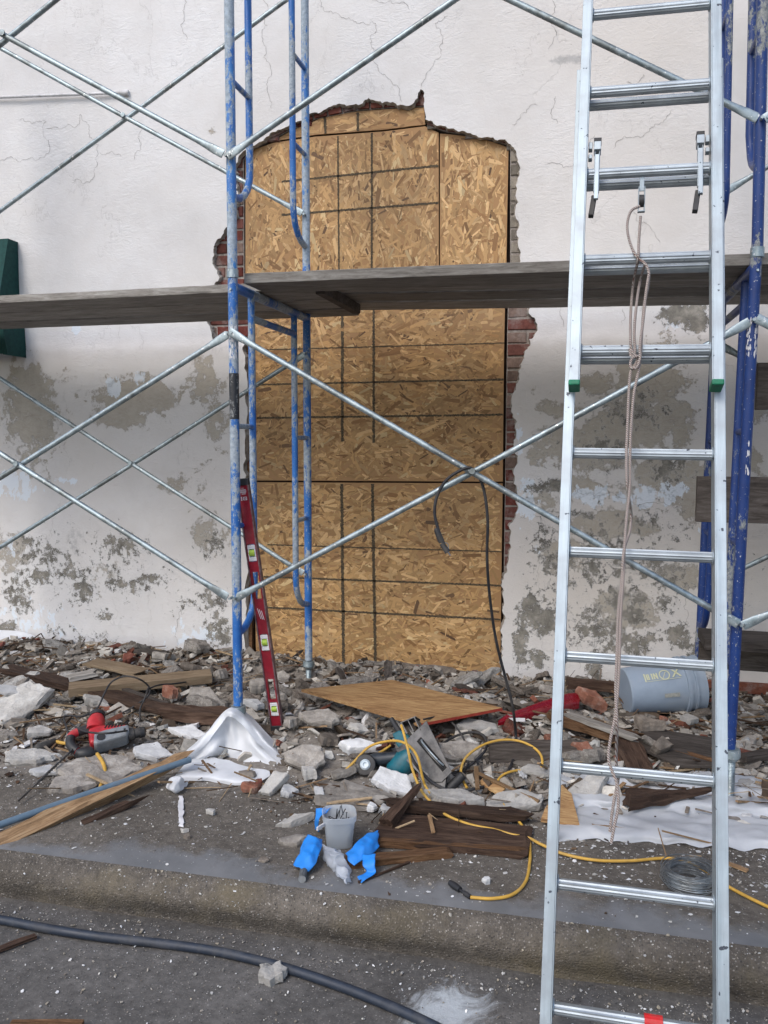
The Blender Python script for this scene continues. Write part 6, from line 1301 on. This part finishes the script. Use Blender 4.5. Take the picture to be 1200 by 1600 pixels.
ORD = ['nearest', 'second nearest', 'third nearest', 'fourth nearest', 'fifth nearest', 'sixth nearest', 'seventh nearest', 'eighth nearest', 'ninth nearest', 'tenth nearest'] + [w_ + ' nearest' for w_ in ('eleventh', 'twelfth', 'thirteenth', 'fourteenth', 'fifteenth', 'sixteenth', 'seventeenth', 'eighteenth', 'nineteenth', 'twentieth')] + ['far-off'] * 60
KW = {'mortar_chunk': 'grey-brown mortar chunk', 'plaster_chunk': 'pale plaster chunk', 'brick_chunk': 'red brick chunk', 'white_chunk': 'white plaster chunk', 'lath_chunk': 'dark broken wood piece'}
buck = {}
for o in [o for o in COL.objects if o.parent is None and o.name.split('.')[0] in KW]:
    v = RM @ (o.matrix_world.translation - CAM); u_, v_ = 600 + FPX * v.x / v.y, 800 - FPX * v.z / v.y
    d_, nm_, a_, b_ = min((math.hypot(u_ - a, (v_ - b) * 1.4), nm, a, b) for nm, a, b in LMK); dx, dy = u_ - a_, (v_ - b_) * 1.8
    side_ = ('right of' if dx > 0 else 'left of') if abs(dx) > abs(dy) else ('in front of' if dy > 0 else 'behind')
    buck.setdefault((o.name.split('.')[0], side_, nm_), []).append((d_, o))
for (kd, side_, nm_), l in buck.items():
    l.sort(key=lambda q: q[0])
    for i, (d_, o) in enumerate(l): o['label'] = (KW[kd] + ' ' + side_ + ' ' + nm_) if len(l) == 1 else (ORD[i] + ' ' + KW[kd] + ' ' + side_ + ' ' + nm_)
# small stuff nobody could count
def bits(name, n, area, size, cols, flat, dfn, seed, zoff=0, hfn=None, mat=None, kind='stuff'):
    rnd = random.Random(seed); m = MB(); k = 0; tr = 0
    while k < n and tr < n * 30:
        tr += 1; x = rnd.uniform(area[0], area[1]); y = rnd.uniform(area[2], area[3])
        if rnd.random() > dfn(x, y): continue
        s_ = size[0] * (size[1] / size[0]) ** (rnd.random() ** 2.2); c = rnd.choice(cols); kk = rnd.uniform(.65, 1.25); c = tuple(q * kk for q in c)
        q_ = rnd.choice((4, 5, 5, 6)); a0 = rnd.uniform(0, 6.28); th = s_ * rnd.uniform(*flat); Mx = Matrix.Rotation(rnd.gauss(0, .45), 3, 'X') @ Matrix.Rotation(rnd.gauss(0, .45), 3, 'Y') if th > s_ * .15 else Matrix.Rotation(rnd.gauss(0, .12), 3, 'X')
        asp = rnd.uniform(.4, 1); cen_ = Vector((x, y, (hfn or pave_h)(x, y) + zoff + rnd.uniform(-.1, .45) * th)); vs = []; rz = Matrix.Rotation(a0, 3, 'Z')
        ang_ = [(i + rnd.uniform(-.3, .3)) / q_ * 6.283 for i in range(q_)]
        for zz, sc_ in ((0, .9), (th, rnd.uniform(.7, 1.0))):
            for an in ang_: r = s_ * rnd.uniform(.75, 1.1) * sc_; vs.append(cen_ + rz @ (Mx @ Vector((r * math.cos(an), r * asp * math.sin(an), zz))))
        m.add(vs, [tuple(reversed(range(q_))), tuple(range(q_, 2 * q_))] + [(i, (i + 1) % q_, q_ + (i + 1) % q_, q_ + i) for i in range(q_)], 0, c); k += 1
    return tag(m.build(name, mat or M['bits'], origin=(0, 0, 0)), kind=kind)
C_G = [(.38, .355, .315), (.30, .275, .24), (.22, .195, .168), (.14, .12, .10), (.46, .44, .40), (.26, .235, .205), (.10, .075, .055), (.33, .305, .27)]
C_W = [(.55, .55, .54), (.62, .63, .64), (.45, .44, .41)]
o = bits('small_rubble', 6500, (-2.6, 3.3, -.5, 1.5), (.006, .032), C_G * 3 + [(.16, .06, .045), (.5, .5, .48)], (.2, .6), lambda x, y: dens(x, y), 31)
tag(o, 'small rubble and grit covering the ground in front of the wall')
o = bits('broken_mortar', 3600, (-2.4, 3.2, -.35, 1.45), (.022, .078), C_G * 4 + [(.55, .55, .53), (.5, .5, .48), (.60, .60, .6), (.20, .08, .055)], (.10, .38), lambda x, y: dens(x, y), 41, .004); tag(o, 'mass of broken mortar flakes and lumps covering the heap')
def sticks(name, n, area, dfn, seed, lab):
    rnd = random.Random(seed); m = MB(); k = 0
    while k < n:
        x, y = rnd.uniform(area[0], area[1]), rnd.uniform(area[2], area[3])
        if rnd.random() > dfn(x, y): continue
        L_ = rnd.uniform(.02, .11) * (1 if rnd.random() < .8 else 1.6); a = rnd.gauss(0, .9); tz = rnd.gauss(0, .22); d = Vector((math.cos(a), math.sin(a), tz)).normalized(); w_ = rnd.uniform(.002, .009); sd_ = d.cross(Vector((0, 0, 1))).normalized(); up = sd_.cross(d)
        c = Vector((x, y, pave_h(x, y) + rnd.uniform(.005, .03))); col = rnd.choice([(.14, .09, .055), (.08, .05, .032), (.05, .032, .022), (.25, .17, .10), (.20, .17, .14), (.36, .27, .17)])
        a_, b_ = c - d * L_, c + d * L_; e = rnd.uniform(.1, .9)
        vs = [a_ - sd_ * w_, a_ + sd_ * w_ * e, b_ + sd_ * w_ * .3, b_ - sd_ * w_ * e]; vs += [v + up * w_ * rnd.uniform(.4, .9) for v in vs]
        m.add(vs, [(3, 2, 1, 0), (4, 5, 6, 7), (0, 1, 5, 4), (1, 2, 6, 5), (2, 3, 7, 6), (3, 0, 4, 7)], 0, col); k += 1
    return tag(m.build(name, M['bits'], origin=(0, 0, 0)), lab, kind='stuff')
sticks('splintered_wood', 1300, (-2.2, 3.0, -.6, 1.42), lambda x, y: (.9 if (x < -.5 and y > -.2) or (x > 1.35 and y > -.1) or (.4 < x < 1.2 and y < -.25) else .3) * sst(-.6, -.3, y), 51, 'splinters of rotted lath scattered through the rubble')
o = bits('gravel', 9000, (-2.2, 3.0, -1.0, .6), (.0018, .008), C_G + C_W, (.2, .8), lambda x, y: .25 + .75 * sst(-.95, -.4, y) if N3(x * 2, y * 2, 5) > -.15 else .12, 32); tag(o, 'fine grit and dust lumps over the pavement')
o = bits('paint_chips', 4600, (-1.6, 3.0, -1.0, 1.3), (.002, .014), C_W, (.05, .12), lambda x, y: .15 + (.9 if (x > 1.0 and -.75 < y < .0) else 0) + .3 * max(0, N3(x * 3, y * 3, 2)), 33, .002); tag(o, 'white flaked paint chips scattered over the pavement')
def kh(x, y): return -.149 if y < -1.1 else np.interp(-y, [-a for a, b in kp[:6]], [b for a, b in kp[:6]])
o = bits('grit', 6500, (-.8, 3.0, -2.1, -1.03), (.0012, .0075), C_W + C_G[:3] + [(.38, .34, .27)], (.2, .7), lambda x, y: (1 if y > -1.2 else .3) * (.35 + .8 * max(0, N3(x * 2.5, y * 4, 6) + .2)), 34, .0, kh); tag(o, 'pale grit and chips over the kerb face and road')
o = bits('wood_shreds', 1500, (-1.8, 2.9, -.55, 1.3), (.006, .03), [(.07, .04, .025), (.04, .025, .018), (.12, .08, .05)], (.1, .25), lambda x, y: .15 + .85 * (1 if (.35 < x < 1.1 and y < -.1) or (x > 1.5 and .1 < y) or x < -.6 else .1), 35, .004); tag(o, 'dark shreds of rotted wood scattered in the rubble')
o = bits('wall_foot_rubble', 1600, (-2.6, 3.0, 1.15, 1.5), (.012, .045), C_G * 3 + [(.16, .06, .045)], (.2, .6), lambda x, y: .9, 36, .01); tag(o, 'loose debris banked along the foot of the wall')
